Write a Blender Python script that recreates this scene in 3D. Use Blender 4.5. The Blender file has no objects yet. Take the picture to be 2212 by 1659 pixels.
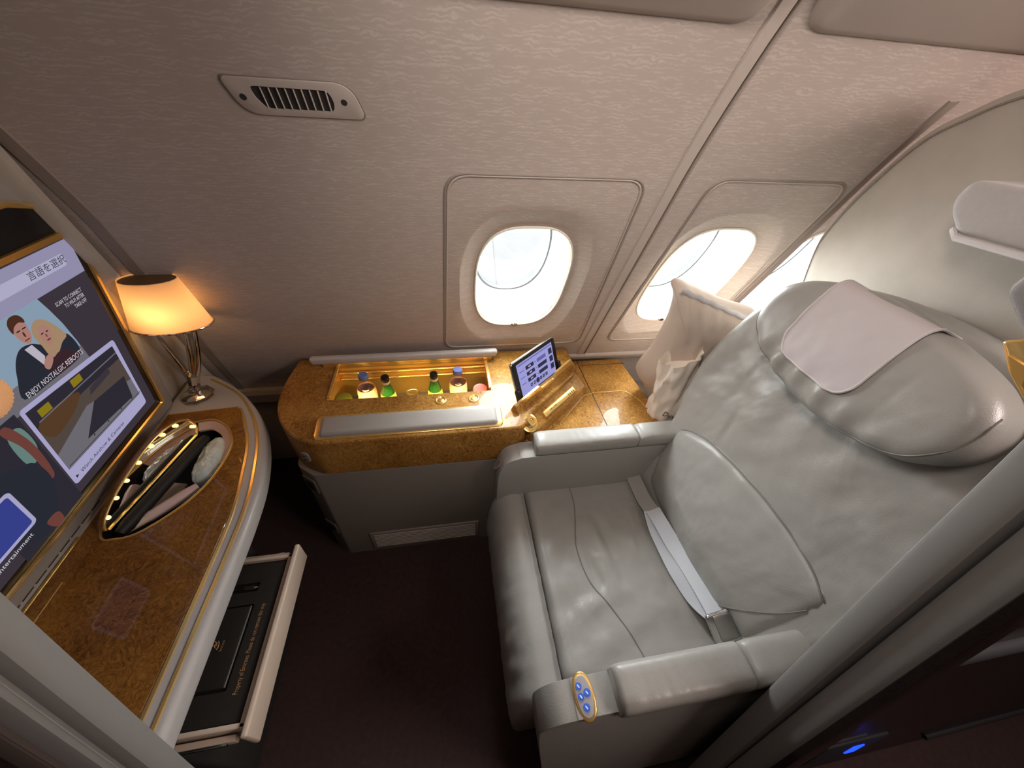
import bpy, bmesh, math, random
from math import sin, cos, pi, radians, sqrt
from mathutils import Vector, Matrix, noise

SC = bpy.context.scene
COL = SC.collection
random.seed(4)

# ------------------------------------------------------------------ camera, world, large lights, exposure
YAW, PITCH, ROLL = 0.208401, 0.706714, 0.076809
fw = Vector((sin(YAW) * cos(PITCH), cos(YAW) * cos(PITCH), -sin(PITCH)))
rt = Vector((cos(YAW), -sin(YAW), 0))
up = rt.cross(fw)
r2 = cos(ROLL) * rt + sin(ROLL) * up
u2 = -sin(ROLL) * rt + cos(ROLL) * up
cam_data = bpy.data.cameras.new('camera')
cam = bpy.data.objects.new('camera', cam_data)
COL.objects.link(cam)
cam.matrix_world = Matrix(((r2.x, u2.x, -fw.x, 0), (r2.y, u2.y, -fw.y, 0), (r2.z, u2.z, -fw.z, 1.6), (0, 0, 0, 1)))
cam_data.sensor_width = 36.0
cam_data.lens = 36.0 * 800.0 / 2212.0
cam_data.clip_start = 0.01
SC.camera = cam
SC.view_settings.view_transform = 'Standard'
SC.view_settings.look = 'None'
SC.view_settings.exposure = 0.0
SC.view_settings.gamma = 1.0
SC.cycles.use_denoising = True
SC.cycles.max_bounces = 10
SC.cycles.diffuse_bounces = 5
SC.cycles.glossy_bounces = 5
SC.cycles.transparent_max_bounces = 12
SC.cycles.transmission_bounces = 8
SC.cycles.sample_clamp_indirect = 6.0
SC.cycles.caustics_reflective = False
SC.cycles.caustics_refractive = False

W = bpy.data.worlds.new('sky')
SC.world = W
W.use_nodes = True
wn = W.node_tree.nodes
wbg = wn['Background']
wbg.inputs[0].default_value = (0.93, 0.97, 1.0, 1)
wbg.inputs[1].default_value = 4.0


def area(name, loc, rot, sx, sy, power, col, spread=180):
    d = bpy.data.lights.new(name, 'AREA')
    d.shape = 'RECTANGLE'
    d.size, d.size_y = sx, sy
    d.energy = power
    d.color = col
    d.spread = radians(spread)
    o = bpy.data.objects.new(name, d)
    o.location = loc
    o.rotation_euler = rot
    COL.objects.link(o)
    return o


def point(name, loc, power, col, r=0.02):
    d = bpy.data.lights.new(name, 'POINT')
    d.energy = power
    d.color = col
    d.shadow_soft_size = r
    o = bpy.data.objects.new(name, d)
    o.location = loc
    COL.objects.link(o)
    return o


# cabin mood lighting along the ceiling over the aisle, plus one added fill
area('cabin_light', (0.75, 0.16, 2.02), (radians(-6), 0, 0), 1.1, 0.30, 1.1, (1.0, 0.88, 0.82))
ac = area('aisle_cove_light', (1.50, -0.45, 2.02), (0, 0, 0), 0.7, 0.25, 18.0, (1.0, 0.85, 0.80))
ac.rotation_euler = (Vector((-0.2, 0.95, 1.2)) - Vector(ac.location)).to_track_quat('-Z', 'Y').to_euler()
rl = area('wall_fill_light', (-0.10, 0.15, 2.02), (0, 0, 0), 0.25, 0.25, 2.7, (1.0, 0.90, 0.84), 95)  # added fill with no fitting, brightens the wall and seat corner
rl.rotation_euler = (Vector((0.62, 0.95, 1.15)) - Vector(rl.location)).to_track_quat('-Z', 'Y').to_euler()
point('mood_light', (1.48, 0.50, 1.74), 1.3, (1.0, 0.34, 0.26), 0.05)
area('cabin_light_fore', (-1.08, 0.45, 2.1), (0, radians(-10), 0), 0.16, 0.16, 2.2, (1.0, 0.70, 0.58))

# ------------------------------------------------------------------ helpers
ROOTLOC = {}


class MB:
    def __init__(self):
        self.bm = bmesh.new()

    def _merge(self, b2):
        me = bpy.data.meshes.new('tmp')
        b2.to_mesh(me)
        b2.free()
        self.bm.from_mesh(me)
        bpy.data.meshes.remove(me)

    def box(self, c, size, bev=0.0, seg=3, rot=None):
        b = bmesh.new()
        bmesh.ops.create_cube(b, size=1.0)
        for v in b.verts:
            v.co = Vector((v.co.x * size[0], v.co.y * size[1], v.co.z * size[2]))
        if bev > 0:
            bmesh.ops.bevel(b, geom=list(b.edges), offset=bev, segments=seg, profile=0.5, affect='EDGES')
        M = Matrix.Translation(Vector(c)) @ (rot.to_4x4() if rot is not None else Matrix.Identity(4))
        bmesh.ops.transform(b, matrix=M, verts=b.verts)
        self._merge(b)
        return self

    def prism(self, pts, frame, h, bev=0.0, seg=3, bev_bottom=None, ang=20):
        """extrude polygon pts (a,b) along N of frame (o,A,B,N) by h; bevel top outline by bev and bottom by bev_bottom"""
        o, A, B, N = [Vector(q) for q in frame]
        b = bmesh.new()
        lo = [b.verts.new(o + A * p[0] + B * p[1]) for p in pts]
        hi = [b.verts.new(o + A * p[0] + B * p[1] + N * h) for p in pts]
        n = len(pts)
        b.faces.new(hi)
        b.faces.new(lo[::-1])
        for i in range(n):
            b.faces.new((lo[i], lo[(i + 1) % n], hi[(i + 1) % n], hi[i]))
        bmesh.ops.recalc_face_normals(b, faces=b.faces)
        if bev > 0:
            his = set(hi)
            ed = [e for e in b.edges if e.verts[0] in his and e.verts[1] in his]
            bmesh.ops.bevel(b, geom=ed, offset=bev, segments=seg, profile=0.5, affect='EDGES', clamp_overlap=True)
        if bev_bottom:
            zmin = min((v.co - o).dot(N) for v in b.verts)
            ed = [e for e in b.edges if all(abs((v.co - o).dot(N) - zmin) < 1e-5 for v in e.verts)]
            bmesh.ops.bevel(b, geom=ed, offset=bev_bottom, segments=seg, profile=0.5, affect='EDGES', clamp_overlap=True)
        bmesh.ops.triangulate(b, faces=[f for f in b.faces if len(f.verts) > 4])
        self._merge(b)
        return self

    def sweep(self, path, prof, closed=False, upv=(0, 0, 1), prof_closed=True, cap=True, scale=None):
        """sweep 2D profile [(a,b)] along path; a = sideways, b = along up vector"""
        P = [Vector(p) for p in path]
        n = len(P)
        U = Vector(upv)
        rows = []
        for i in range(n):
            if closed:
                T = P[(i + 1) % n] - P[i - 1]
            else:
                T = P[min(i + 1, n - 1)] - P[max(i - 1, 0)]
            T.normalize()
            S = T.cross(U)
            if S.length < 1e-5:
                S = T.cross(Vector((1, 0, 0)))
            S.normalize()
            V = S.cross(T)
            k = scale[i] if scale else 1.0
            rows.append([self.bm.verts.new(P[i] + S * a * k + V * b * k) for a, b in prof])
        m = len(prof)
        for i in range(n if closed else n - 1):
            r0, r1 = rows[i], rows[(i + 1) % n]
            for j in range(m if prof_closed else m - 1):
                self.bm.faces.new((r0[j], r0[(j + 1) % m], r1[(j + 1) % m], r1[j]))
        if cap and not closed and prof_closed:
            self.bm.faces.new(rows[0][::-1])
            self.bm.faces.new(rows[-1])
        return self

    def tube(self, path, r, closed=False, seg=8, upv=(0, 0, 1), scale=None):
        prof = [(r * cos(2 * pi * i / seg), r * sin(2 * pi * i / seg)) for i in range(seg)]
        return self.sweep(path, prof, closed, upv, scale=scale)

    def lathe(self, prof, o=(0, 0, 0), axis=(0, 0, 1), seg=32, sx=1.0, sy=1.0, A=None):
        N = Vector(axis).normalized()
        if A is None:
            A = Vector((1, 0, 0)) if abs(N.x) < 0.9 else Vector((0, 1, 0))
        A = Vector(A)
        A = (A - N * A.dot(N)).normalized()
        B = N.cross(A)
        o = Vector(o)
        rows = []
        for r, z in prof:
            if r < 1e-6:
                rows.append([self.bm.verts.new(o + N * z)])
            else:
                rows.append([self.bm.verts.new(o + N * z + A * r * sx * cos(2 * pi * i / seg) + B * r * sy * sin(2 * pi * i / seg)) for i in range(seg)])
        for k in range(len(rows) - 1):
            a, b = rows[k], rows[k + 1]
            for i in range(seg):
                j = (i + 1) % seg
                if len(a) == 1 and len(b) == 1:
                    continue
                if len(a) == 1:
                    self.bm.faces.new((a[0], b[i], b[j]))
                elif len(b) == 1:
                    self.bm.faces.new((a[i], a[j], b[0]))
                else:
                    self.bm.faces.new((a[i], a[j], b[j], b[i]))
        return self

    def grid(self, fn, nu, nv, wu=False, wv=False):
        R = [[self.bm.verts.new(Vector(fn(i / (nu if wu else nu - 1), j / (nv if wv else nv - 1)))) for j in range(nv)] for i in range(nu)]
        for i in range(nu if wu else nu - 1):
            for j in range(nv if wv else nv - 1):
                self.bm.faces.new((R[i][j], R[(i + 1) % nu][j], R[(i + 1) % nu][(j + 1) % nv], R[i][(j + 1) % nv]))
        return self

    def poly(self, pts):
        self.bm.faces.new([self.bm.verts.new(Vector(p)) for p in pts])
        return self

    def pad(self, outline, frame, th, bulge=0.0, r=0.02, disp=None, n=112, rings=16, center=None, sm=True, back=True):
        """cushion: rounded top of thickness th over a star-shaped outline"""
        o, A, B, N = [Vector(q) for q in frame]
        ol = spline(outline, n) if sm else outline
        n = len(ol)
        if center is None:
            center = (sum(p[0] for p in ol) / n, sum(p[1] for p in ol) / n)
        R = sum(sqrt((p[0] - center[0]) ** 2 + (p[1] - center[1]) ** 2) for p in ol) / n
        rr = min(0.6, r / R)
        pr = []
        for i in range(1, rings):
            t = (1 - rr) * i / (rings - 1)
            pr.append((t, th))
        for i in range(1, 6):
            a = pi / 2 * i / 5
            pr.append((1 - rr + rr * sin(a), th - r + r * cos(a)))
        pr.append((1.0, 0.0))
        rows = []

        def P(t, h, p):
            a = center[0] + (p[0] - center[0]) * t
            b = center[1] + (p[1] - center[1]) * t
            k = max(0.0, h / th)
            hh = h + k * bulge * (1 - t * t)
            if disp:
                hh += k * disp(a, b, t)
            return o + A * a + B * b + N * hh
        c = self.bm.verts.new(P(0, th, ol[0]))
        for t, h in pr:
            rows.append([self.bm.verts.new(P(t, h, p)) for p in ol])
        for i in range(n):
            self.bm.faces.new((c, rows[0][i], rows[0][(i + 1) % n]))
        for k in range(len(rows) - 1):
            for i in range(n):
                j = (i + 1) % n
                self.bm.faces.new((rows[k][i], rows[k + 1][i], rows[k + 1][j], rows[k][j]))
        if back:
            self.bm.faces.new(rows[-1][::-1])
        return self

    def cut(self, cutter):
        """boolean difference"""
        bmesh.ops.recalc_face_normals(self.bm, faces=self.bm.faces)
        bmesh.ops.recalc_face_normals(cutter.bm, faces=cutter.bm.faces)
        m1 = bpy.data.meshes.new('ta'); self.bm.to_mesh(m1)
        m2 = bpy.data.meshes.new('tb'); cutter.bm.to_mesh(m2); cutter.bm.free()
        a = bpy.data.objects.new('ta', m1); b = bpy.data.objects.new('tb', m2)
        COL.objects.link(a); COL.objects.link(b)
        md = a.modifiers.new('b', 'BOOLEAN')
        md.operation = 'DIFFERENCE'; md.solver = 'EXACT'; md.object = b
        bpy.context.view_layer.update()
        dg = bpy.context.evaluated_depsgraph_get()
        me = bpy.data.meshes.new_from_object(a.evaluated_get(dg))
        self.bm.free()
        self.bm = bmesh.new(); self.bm.from_mesh(me)
        bpy.data.objects.remove(a); bpy.data.objects.remove(b)
        for m in (m1, m2, me):
            bpy.data.meshes.remove(m)
        return self

    def build(self, name, mat, parent=None, label=None, smooth=40, recalc=True):
        if recalc:
            bmesh.ops.recalc_face_normals(self.bm, faces=self.bm.faces)
        me = bpy.data.meshes.new(name)
        self.bm.to_mesh(me)
        self.bm.free()
        me.materials.append(mat)
        if smooth:
            me.shade_smooth()
            me.set_sharp_from_angle(angle=radians(smooth))
        o = bpy.data.objects.new(name, me)
        COL.objects.link(o)
        if parent is not None:
            o.parent = parent
            if parent.type == 'EMPTY':
                o.matrix_parent_inverse = Matrix.Translation(-Vector(ROOTLOC[parent.name]))
        if label:
            o['label'] = label
        return o


def thing(name, label, cat, loc, group=None, kind=None):
    o = bpy.data.objects.new(name, None)
    COL.objects.link(o)
    o.empty_display_size = 0.05
    o.location = loc
    ROOTLOC[o.name] = tuple(loc)
    if label:
        o['label'] = label
        o['category'] = cat
    if group:
        o['group'] = group
    if kind:
        o['kind'] = kind
    return o


def tag(o, label=None, cat=None, group=None, kind=None):
    if label: o['label'] = label
    if cat: o['category'] = cat
    if group: o['group'] = group
    if kind: o['kind'] = kind
    return o


def dup(root, loc, label=None):
    r = root.copy(); COL.objects.link(r); r.location = loc
    if label: r['label'] = label
    for ch in list(root.children):
        c = ch.copy(); COL.objects.link(c); c.parent = r
        for g in ch.children:
            d = g.copy(); COL.objects.link(d); d.parent = c
    return r


def spline(P, n, closed=True):
    """Catmull-Rom resample"""
    m = len(P)
    out = []
    segs = m if closed else m - 1
    for i in range(n):
        f = segs * i / (n if closed else n - 1)
        k = min(int(f), segs - 1)
        t = f - k
        if closed:
            p0, p1, p2, p3 = P[(k - 1) % m], P[k % m], P[(k + 1) % m], P[(k + 2) % m]
        else:
            p0, p1, p2, p3 = P[max(k - 1, 0)], P[k], P[k + 1], P[min(k + 2, m - 1)]
        out.append(tuple(0.5 * (2 * b + (c - a) * t + (2 * a - 5 * b + 4 * c - d) * t * t + (3 * b - a - 3 * c + d) * t ** 3)
                         for a, b, c, d in zip(p0, p1, p2, p3)))
    return out


def rrect(x0, y0, x1, y1, r, k=6):
    pts = []
    for cx, cy, a0 in ((x1 - r, y1 - r, 0), (x0 + r, y1 - r, 90), (x0 + r, y0 + r, 180), (x1 - r, y0 + r, 270)):
        for i in range(k + 1):
            a = radians(a0 + 90 * i / k)
            pts.append((cx + r * cos(a), cy + r * sin(a)))
    return pts


def ell(cx, cy, a, b, n=32, p=2.0, rot=0):
    out = []
    for i in range(n):
        t = 2 * pi * i / n
        c, s = cos(t), sin(t)
        x = a * math.copysign(abs(c) ** (2 / p), c)
        y = b * math.copysign(abs(s) ** (2 / p), s)
        out.append((cx + x * cos(rot) - y * sin(rot), cy + x * sin(rot) + y * cos(rot)))
    return out


def rcorner(pts, r, k=5):
    """round the corners of a polygon; r a number or list"""
    out = []
    n = len(pts)
    for i in range(n):
        ri = r[i] if isinstance(r, (list, tuple)) else r
        p = Vector(pts[i]); a = Vector(pts[i - 1]); b = Vector(pts[(i + 1) % n])
        if ri <= 0:
            out.append(tuple(p)); continue
        d1 = (a - p); d2 = (b - p)
        q = min(ri, d1.length * 0.49, d2.length * 0.49)
        s = p + d1.normalized() * q; e = p + d2.normalized() * q
        for j in range(k + 1):
            t = j / k
            out.append(tuple((1 - t) ** 2 * s + 2 * t * (1 - t) * p + t * t * e))
    return out


Z3 = ((0, 0, 0), (1, 0, 0), (0, 1, 0), (0, 0, 1))


def zf(z):
    return ((0, 0, z), (1, 0, 0), (0, 1, 0), (0, 0, 1))


def xf(x, s=1):
    return ((x, 0, 0), (0, 1, 0), (0, 0, 1), (s, 0, 0))


def yf(y, s=1):
    return ((0, y, 0), (1, 0, 0), (0, 0, 1), (0, s, 0))


# ------------------------------------------------------------------ materials
def newmat(name):
    m = bpy.data.materials.new(name)
    m.use_nodes = True
    return m, m.node_tree, m.node_tree.nodes['Principled BSDF']


def mat(name, col, rough=0.5, metal=0.0, var=None, bump=None, coat=0.0, spec=0.5, sheen=0.0, emit=None, trans=0.0, ior=1.45, subs=0):
    m, nt, p = newmat(name)
    p.inputs['Base Color'].default_value = (*col, 1)
    p.inputs['Roughness'].default_value = rough
    p.inputs['Metallic'].default_value = metal
    p.inputs['Coat Weight'].default_value = coat
    p.inputs['Coat Roughness'].default_value = 0.03
    p.inputs['Specular IOR Level'].default_value = spec
    p.inputs['Sheen Weight'].default_value = sheen
    p.inputs['Transmission Weight'].default_value = trans
    p.inputs['IOR'].default_value = ior
    if emit:
        p.inputs['Emission Color'].default_value = (*emit[0], 1)
        p.inputs['Emission Strength'].default_value = emit[1]
    tc = None
    if var or bump:
        tc = nt.nodes.new('ShaderNodeTexCoord')
    if var:
        sc, amt = var
        nz = nt.nodes.new('ShaderNodeTexNoise'); nz.inputs['Scale'].default_value = sc; nz.inputs['Detail'].default_value = 6
        nt.links.new(tc.outputs['Object'], nz.inputs['Vector'])
        mx = nt.nodes.new('ShaderNodeMix'); mx.data_type = 'RGBA'
        mx.inputs[6].default_value = (*[c * (1 - amt) for c in col], 1)
        mx.inputs[7].default_value = (*[min(1, c * (1 + amt)) for c in col], 1)
        nt.links.new(nz.outputs['Fac'], mx.inputs[0])
        nt.links.new(mx.outputs[2], p.inputs['Base Color'])
    if bump:
        kind, sc, st = bump
        if kind == 'voronoi':
            nz = nt.nodes.new('ShaderNodeTexVoronoi'); nz.inputs['Scale'].default_value = sc; out = nz.outputs['Distance']
        else:
            nz = nt.nodes.new('ShaderNodeTexNoise'); nz.inputs['Scale'].default_value = sc; nz.inputs['Detail'].default_value = 5; out = nz.outputs['Fac']
        nt.links.new(tc.outputs['Object'], nz.inputs['Vector'])
        bp = nt.nodes.new('ShaderNodeBump'); bp.inputs['Strength'].default_value = st; bp.inputs['Distance'].default_value = 0.002
        nt.links.new(out, bp.inputs['Height'])
        nt.links.new(bp.outputs['Normal'], p.inputs['Normal'])
    return m


def emat(name, col, st=1.0):
    m = bpy.data.materials.new(name)
    m.use_nodes = True
    nt = m.node_tree
    nt.nodes.clear()
    e = nt.nodes.new('ShaderNodeEmission'); e.inputs[0].default_value = (*col, 1); e.inputs[1].default_value = st
    o = nt.nodes.new('ShaderNodeOutputMaterial')
    nt.links.new(e.outputs[0], o.inputs[0])
    return m


def srgb(r, g, b):
    f = lambda c: (c / 255 / 12.92) if c <= 10 else ((c / 255 + 0.055) / 1.055) ** 2.4
    return (f(r), f(g), f(b))


def burl_mat(name, dark, mid, light, scale=14, rough=0.36, coat=0.17):
    m, nt, p = newmat(name)
    tc = nt.nodes.new('ShaderNodeTexCoord')
    n0 = nt.nodes.new('ShaderNodeTexNoise'); n0.inputs['Scale'].default_value = scale * 0.7; n0.inputs['Detail'].default_value = 4
    nt.links.new(tc.outputs['Object'], n0.inputs['Vector'])
    mp = nt.nodes.new('ShaderNodeMix'); mp.data_type = 'RGBA'; mp.inputs[0].default_value = 0.10
    nt.links.new(tc.outputs['Object'], mp.inputs[6]); nt.links.new(n0.outputs['Color'], mp.inputs[7])
    n1 = nt.nodes.new('ShaderNodeTexNoise'); n1.inputs['Scale'].default_value = scale * 5; n1.inputs['Detail'].default_value = 8
    n1.inputs['Roughness'].default_value = 0.65; n1.inputs['Distortion'].default_value = 2.6
    nt.links.new(mp.outputs[2], n1.inputs['Vector'])
    n2 = nt.nodes.new('ShaderNodeTexNoise'); n2.inputs['Scale'].default_value = scale * 0.5; n2.inputs['Detail'].default_value = 3
    nt.links.new(tc.outputs['Object'], n2.inputs['Vector'])
    ad = nt.nodes.new('ShaderNodeMath'); ad.operation = 'MULTIPLY_ADD'; ad.inputs[1].default_value = 0.7
    nt.links.new(n1.outputs['Fac'], ad.inputs[0])
    sc = nt.nodes.new('ShaderNodeMath'); sc.operation = 'MULTIPLY'; sc.inputs[1].default_value = 0.3
    nt.links.new(n2.outputs['Fac'], sc.inputs[0]); nt.links.new(sc.outputs[0], ad.inputs[2])
    cr = nt.nodes.new('ShaderNodeValToRGB')
    cr.color_ramp.elements[0].position = 0.34; cr.color_ramp.elements[0].color = (*dark, 1)
    cr.color_ramp.elements[1].position = 0.66; cr.color_ramp.elements[1].color = (*light, 1)
    e = cr.color_ramp.elements.new(0.48); e.color = (*mid, 1)
    nt.links.new(ad.outputs[0], cr.inputs[0])
    nt.links.new(cr.outputs[0], p.inputs['Base Color'])
    p.inputs['Roughness'].default_value = rough
    p.inputs['Coat Weight'].default_value = coat
    p.inputs['Coat Roughness'].default_value = 0.02
    p.inputs['Specular IOR Level'].default_value = 0.15
    return m


def wall_mat(name, base, light):
    """woven wallcovering with fine broken wavy lines"""
    m, nt, p = newmat(name)
    L = nt.links.new
    tc = nt.nodes.new('ShaderNodeTexCoord')
    sep = nt.nodes.new('ShaderNodeSeparateXYZ'); L(tc.outputs['Object'], sep.inputs[0])

    def nz(sx, sz, detail=2):
        mp = nt.nodes.new('ShaderNodeMapping'); mp.inputs['Scale'].default_value = (sx, 3, sz)
        L(tc.outputs['Object'], mp.inputs['Vector'])
        n = nt.nodes.new('ShaderNodeTexNoise'); n.inputs['Scale'].default_value = 1.0; n.inputs['Detail'].default_value = detail
        L(mp.outputs[0], n.inputs['Vector'])
        return n.outputs['Fac']

    def mt(op, a, b=None, c=None):
        n = nt.nodes.new('ShaderNodeMath'); n.operation = op
        for i, q in enumerate((a, b, c)):
            if q is None: continue
            if isinstance(q, (int, float)): n.inputs[i].default_value = q
            else: L(q, n.inputs[i])
        return n.outputs[0]
    ph = mt('MULTIPLY_ADD', sep.outputs['Z'], 930.0, mt('MULTIPLY', nz(52, 95, 3), 17.0))
    ln = mt('MULTIPLY_ADD', mt('SINE', ph), 0.5, 0.5)
    mask = nt.nodes.new('ShaderNodeMapRange'); mask.inputs[1].default_value = 0.38; mask.inputs[2].default_value = 0.60
    L(nz(30, 120, 1), mask.inputs[0])
    fac = mt('MULTIPLY', mt('POWER', ln, 1.6), mask.outputs[0])
    mx = nt.nodes.new('ShaderNodeMix'); mx.data_type = 'RGBA'
    mx.inputs[6].default_value = (*base, 1); mx.inputs[7].default_value = (*light, 1)
    L(fac, mx.inputs[0]); L(mx.outputs[2], p.inputs['Base Color'])
    p.inputs['Roughness'].default_value = 0.6
    p.inputs['Specular IOR Level'].default_value = 0.25
    return m


def pane_mat(name):
    m = bpy.data.materials.new(name); m.use_nodes = True
    nt = m.node_tree; nt.nodes.clear()
    t = nt.nodes.new('ShaderNodeBsdfTransparent'); t.inputs[0].default_value = (0.96, 0.97, 0.97, 1)
    g = nt.nodes.new('ShaderNodeBsdfGlossy'); g.inputs['Roughness'].default_value = 0.02
    mx = nt.nodes.new('ShaderNodeMixShader'); mx.inputs[0].default_value = 0.05
    o = nt.nodes.new('ShaderNodeOutputMaterial')
    nt.links.new(t.outputs[0], mx.inputs[1]); nt.links.new(g.outputs[0], mx.inputs[2]); nt.links.new(mx.outputs[0], o.inputs[0])
    return m


def shade_mat(name, col, tr=0.6, glow=None):
    m = bpy.data.materials.new(name); m.use_nodes = True
    nt = m.node_tree; nt.nodes.clear()
    d = nt.nodes.new('ShaderNodeBsdfDiffuse'); d.inputs[0].default_value = (*col, 1)
    t = nt.nodes.new('ShaderNodeBsdfTranslucent'); t.inputs[0].default_value = (*col, 1)
    mx = nt.nodes.new('ShaderNodeMixShader'); mx.inputs[0].default_value = tr
    o = nt.nodes.new('ShaderNodeOutputMaterial')
    nt.links.new(d.outputs[0], mx.inputs[1]); nt.links.new(t.outputs[0], mx.inputs[2]); nt.links.new(mx.outputs[0], o.inputs[0])
    return m


M_WALL = wall_mat('wallcovering', (0.48, 0.41, 0.36), (0.57, 0.50, 0.445))
M_WALLPLAIN = mat('moulded_panel', (0.51, 0.445, 0.39), 0.6, spec=0.25, var=(40, 0.04))
M_TAUPE = mat('taupe_trim', (0.30, 0.25, 0.215), 0.6, var=(30, 0.05))
M_CEIL = mat('ceiling_panel', (0.50, 0.43, 0.38), 0.5, spec=0.3)
M_WHITE = mat('window_plastic', (0.86, 0.85, 0.80), 0.35, spec=0.4)
M_LIP = mat('window_lip', (0.80, 0.76, 0.62), 0.3)
M_GASKET = mat('grey_gasket', (0.06, 0.07, 0.08), 0.5)
M_PANE = pane_mat('acrylic_pane')
M_SUEDE = mat('cream_suede', (0.47, 0.425, 0.365), 0.85, sheen=0.3, var=(16, 0.12), bump=('noise', 700, 0.15))
M_LEATHER = mat('grey_leather', (0.365, 0.352, 0.322), 0.33, spec=0.55, var=(5, 0.05), bump=('voronoi', 420, 0.10))


def leather(m, scale=7.0, st=0.16):
    nt = m.node_tree; p = nt.nodes['Principled BSDF']
    old = p.inputs['Normal'].links[0].from_node
    tc = nt.nodes.new('ShaderNodeTexCoord')
    n = nt.nodes.new('ShaderNodeTexNoise'); n.inputs['Scale'].default_value = scale; n.inputs['Detail'].default_value = 4
    n.inputs['Roughness'].default_value = 0.5; n.inputs['Distortion'].default_value = 0.5
    nt.links.new(tc.outputs['Object'], n.inputs['Vector'])
    b = nt.nodes.new('ShaderNodeBump'); b.inputs['Strength'].default_value = st; b.inputs['Distance'].default_value = 0.012
    nt.links.new(n.outputs['Fac'], b.inputs['Height'])
    nt.links.new(old.outputs['Normal'], b.inputs['Normal'])
    nt.links.new(b.outputs['Normal'], p.inputs['Normal'])


leather(M_LEATHER)
M_PIPING = mat('leather_piping', (0.22, 0.21, 0.19), 0.5)
M_STITCH = mat('stitching', (0.42, 0.38, 0.33), 0.7)
M_FABRIC = mat('grey_padding', (0.52, 0.495, 0.48), 0.95, sheen=0.6, var=(120, 0.06), bump=('noise', 900, 0.3))
M_FELT = mat('dark_grey_padding', (0.23, 0.21, 0.205), 0.95, sheen=0.6, var=(150, 0.1), bump=('noise', 900, 0.4))
M_GREY = mat('grey_moulding', (0.36, 0.335, 0.305), 0.45, var=(60, 0.03))
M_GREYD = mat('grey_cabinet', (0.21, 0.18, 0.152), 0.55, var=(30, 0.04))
M_BULLNOSE = mat('desk_rim', (0.52, 0.50, 0.48), 0.35, spec=0.5)
M_BURL = burl_mat('walnut_burl', (0.10, 0.036, 0.006), (0.31, 0.14, 0.026), (0.58, 0.32, 0.09))
M_BURLD = burl_mat('desk_burl', (0.085, 0.030, 0.004), (0.225, 0.095, 0.014), (0.42, 0.20, 0.038), scale=13, coat=0.55)
M_LOWER = mat('brown_panel', (0.10, 0.078, 0.068), 0.55)
M_POST = mat('post_moulding', (0.27, 0.26, 0.245), 0.5, var=(60, 0.03))
M_DARKWOOD = burl_mat('dark_wood', (0.010, 0.006, 0.006), (0.015, 0.009, 0.009), (0.022, 0.014, 0.013), rough=0.35, coat=0.4)
M_GOLD = mat('polished_gold', (1.0, 0.68, 0.24), 0.24, 0.8)
M_GOLDS = mat('satin_gold', (0.85, 0.52, 0.15), 0.32, 0.75)
M_CHROME = mat('chrome', (0.78, 0.74, 0.68), 0.08, 1.0)
M_SILVER = mat('buckle_metal', (0.50, 0.49, 0.47), 0.18, 1.0)
M_FLAP = mat('buckle_flap', (0.26, 0.25, 0.235), 0.3, 0.9)
M_BLACK = mat('black_plastic', (0.012, 0.012, 0.013), 0.25)
M_BLACKM = mat('black_foam', (0.012, 0.011, 0.010), 0.55)
M_TRAY = mat('black_liner', (0.016, 0.013, 0.011), 0.7, var=(80, 0.2))
M_CARPET = mat('carpet', (0.055, 0.030, 0.027), 0.98, var=(60, 0.35), bump=('noise', 500, 0.6))
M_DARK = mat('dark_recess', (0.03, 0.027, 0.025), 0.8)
M_NAVY = mat('dark_blue_grey', (0.026, 0.025, 0.029), 0.7)
M_MIRROR = mat('mirror', (0.86, 0.84, 0.80), 0.01, 1.0)
M_CLOTH = mat('linen_cover', (0.60, 0.55, 0.555), 0.9, sheen=0.2, bump=('noise', 60, 0.25))
M_CLOTHHEM = mat('linen_hem', (0.64, 0.59, 0.585), 0.9)
M_PILLOW = mat('pillow_cotton', (0.55, 0.45, 0.37), 0.85, sheen=0.2, bump=('noise', 25, 0.3))
M_BAG = mat('cream_nonwoven', (0.80, 0.71, 0.61), 0.8, bump=('noise', 18, 0.5))
M_BELT = mat('belt_webbing', (0.58, 0.60, 0.64), 0.45, spec=0.6, bump=('noise', 300, 0.3))
M_TEXTD = mat('dark_print', (0.05, 0.045, 0.04), 0.6)
M_PEACH = mat('peach_card', (0.72, 0.52, 0.42), 0.6)
M_TRAYFRAME = mat('drawer_plastic_warmlit', (0.66, 0.53, 0.42), 0.4)  # peach cast of the warm light is put into this base colour
M_GOLDTXT = mat('gold_print', (0.85, 0.50, 0.22), 0.4, 0.6)
M_BULB = emat('bulb_glow', (1.0, 0.68, 0.22), 3.0)

dg_cache = {}


def text(s, frame, h, parent, m, name, align='LEFT', xs=1.0, lift=0.0004, label=None, bold=0.0, center=False):
    o, A, B, N = [Vector(q) for q in frame]
    cu = bpy.data.curves.new('txt', 'FONT')
    cu.body = s
    cu.size = 1.0
    cu.align_x = align
    cu.offset = bold
    cu.resolution_u = 2
    ob = bpy.data.objects.new('txt', cu)
    COL.objects.link(ob)
    bpy.context.view_layer.update()
    dg = bpy.context.evaluated_depsgraph_get()
    me = bpy.data.meshes.new_from_object(ob.evaluated_get(dg))
    bpy.data.objects.remove(ob)
    mb = MB()
    mb.bm.from_mesh(me)
    bpy.data.meshes.remove(me)
    k = h / 0.72
    for v in mb.bm.verts:
        x, y = v.co.x * k * xs, v.co.y * k
        v.co = o + A * x + B * y + N * lift
    return mb.build(name, m, parent, label, smooth=0, recalc=False)


def fbm(x, y, z=0.0):
    return noise.fractal(Vector((x, y, z)), 1.0, 2.0, 4)


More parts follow.
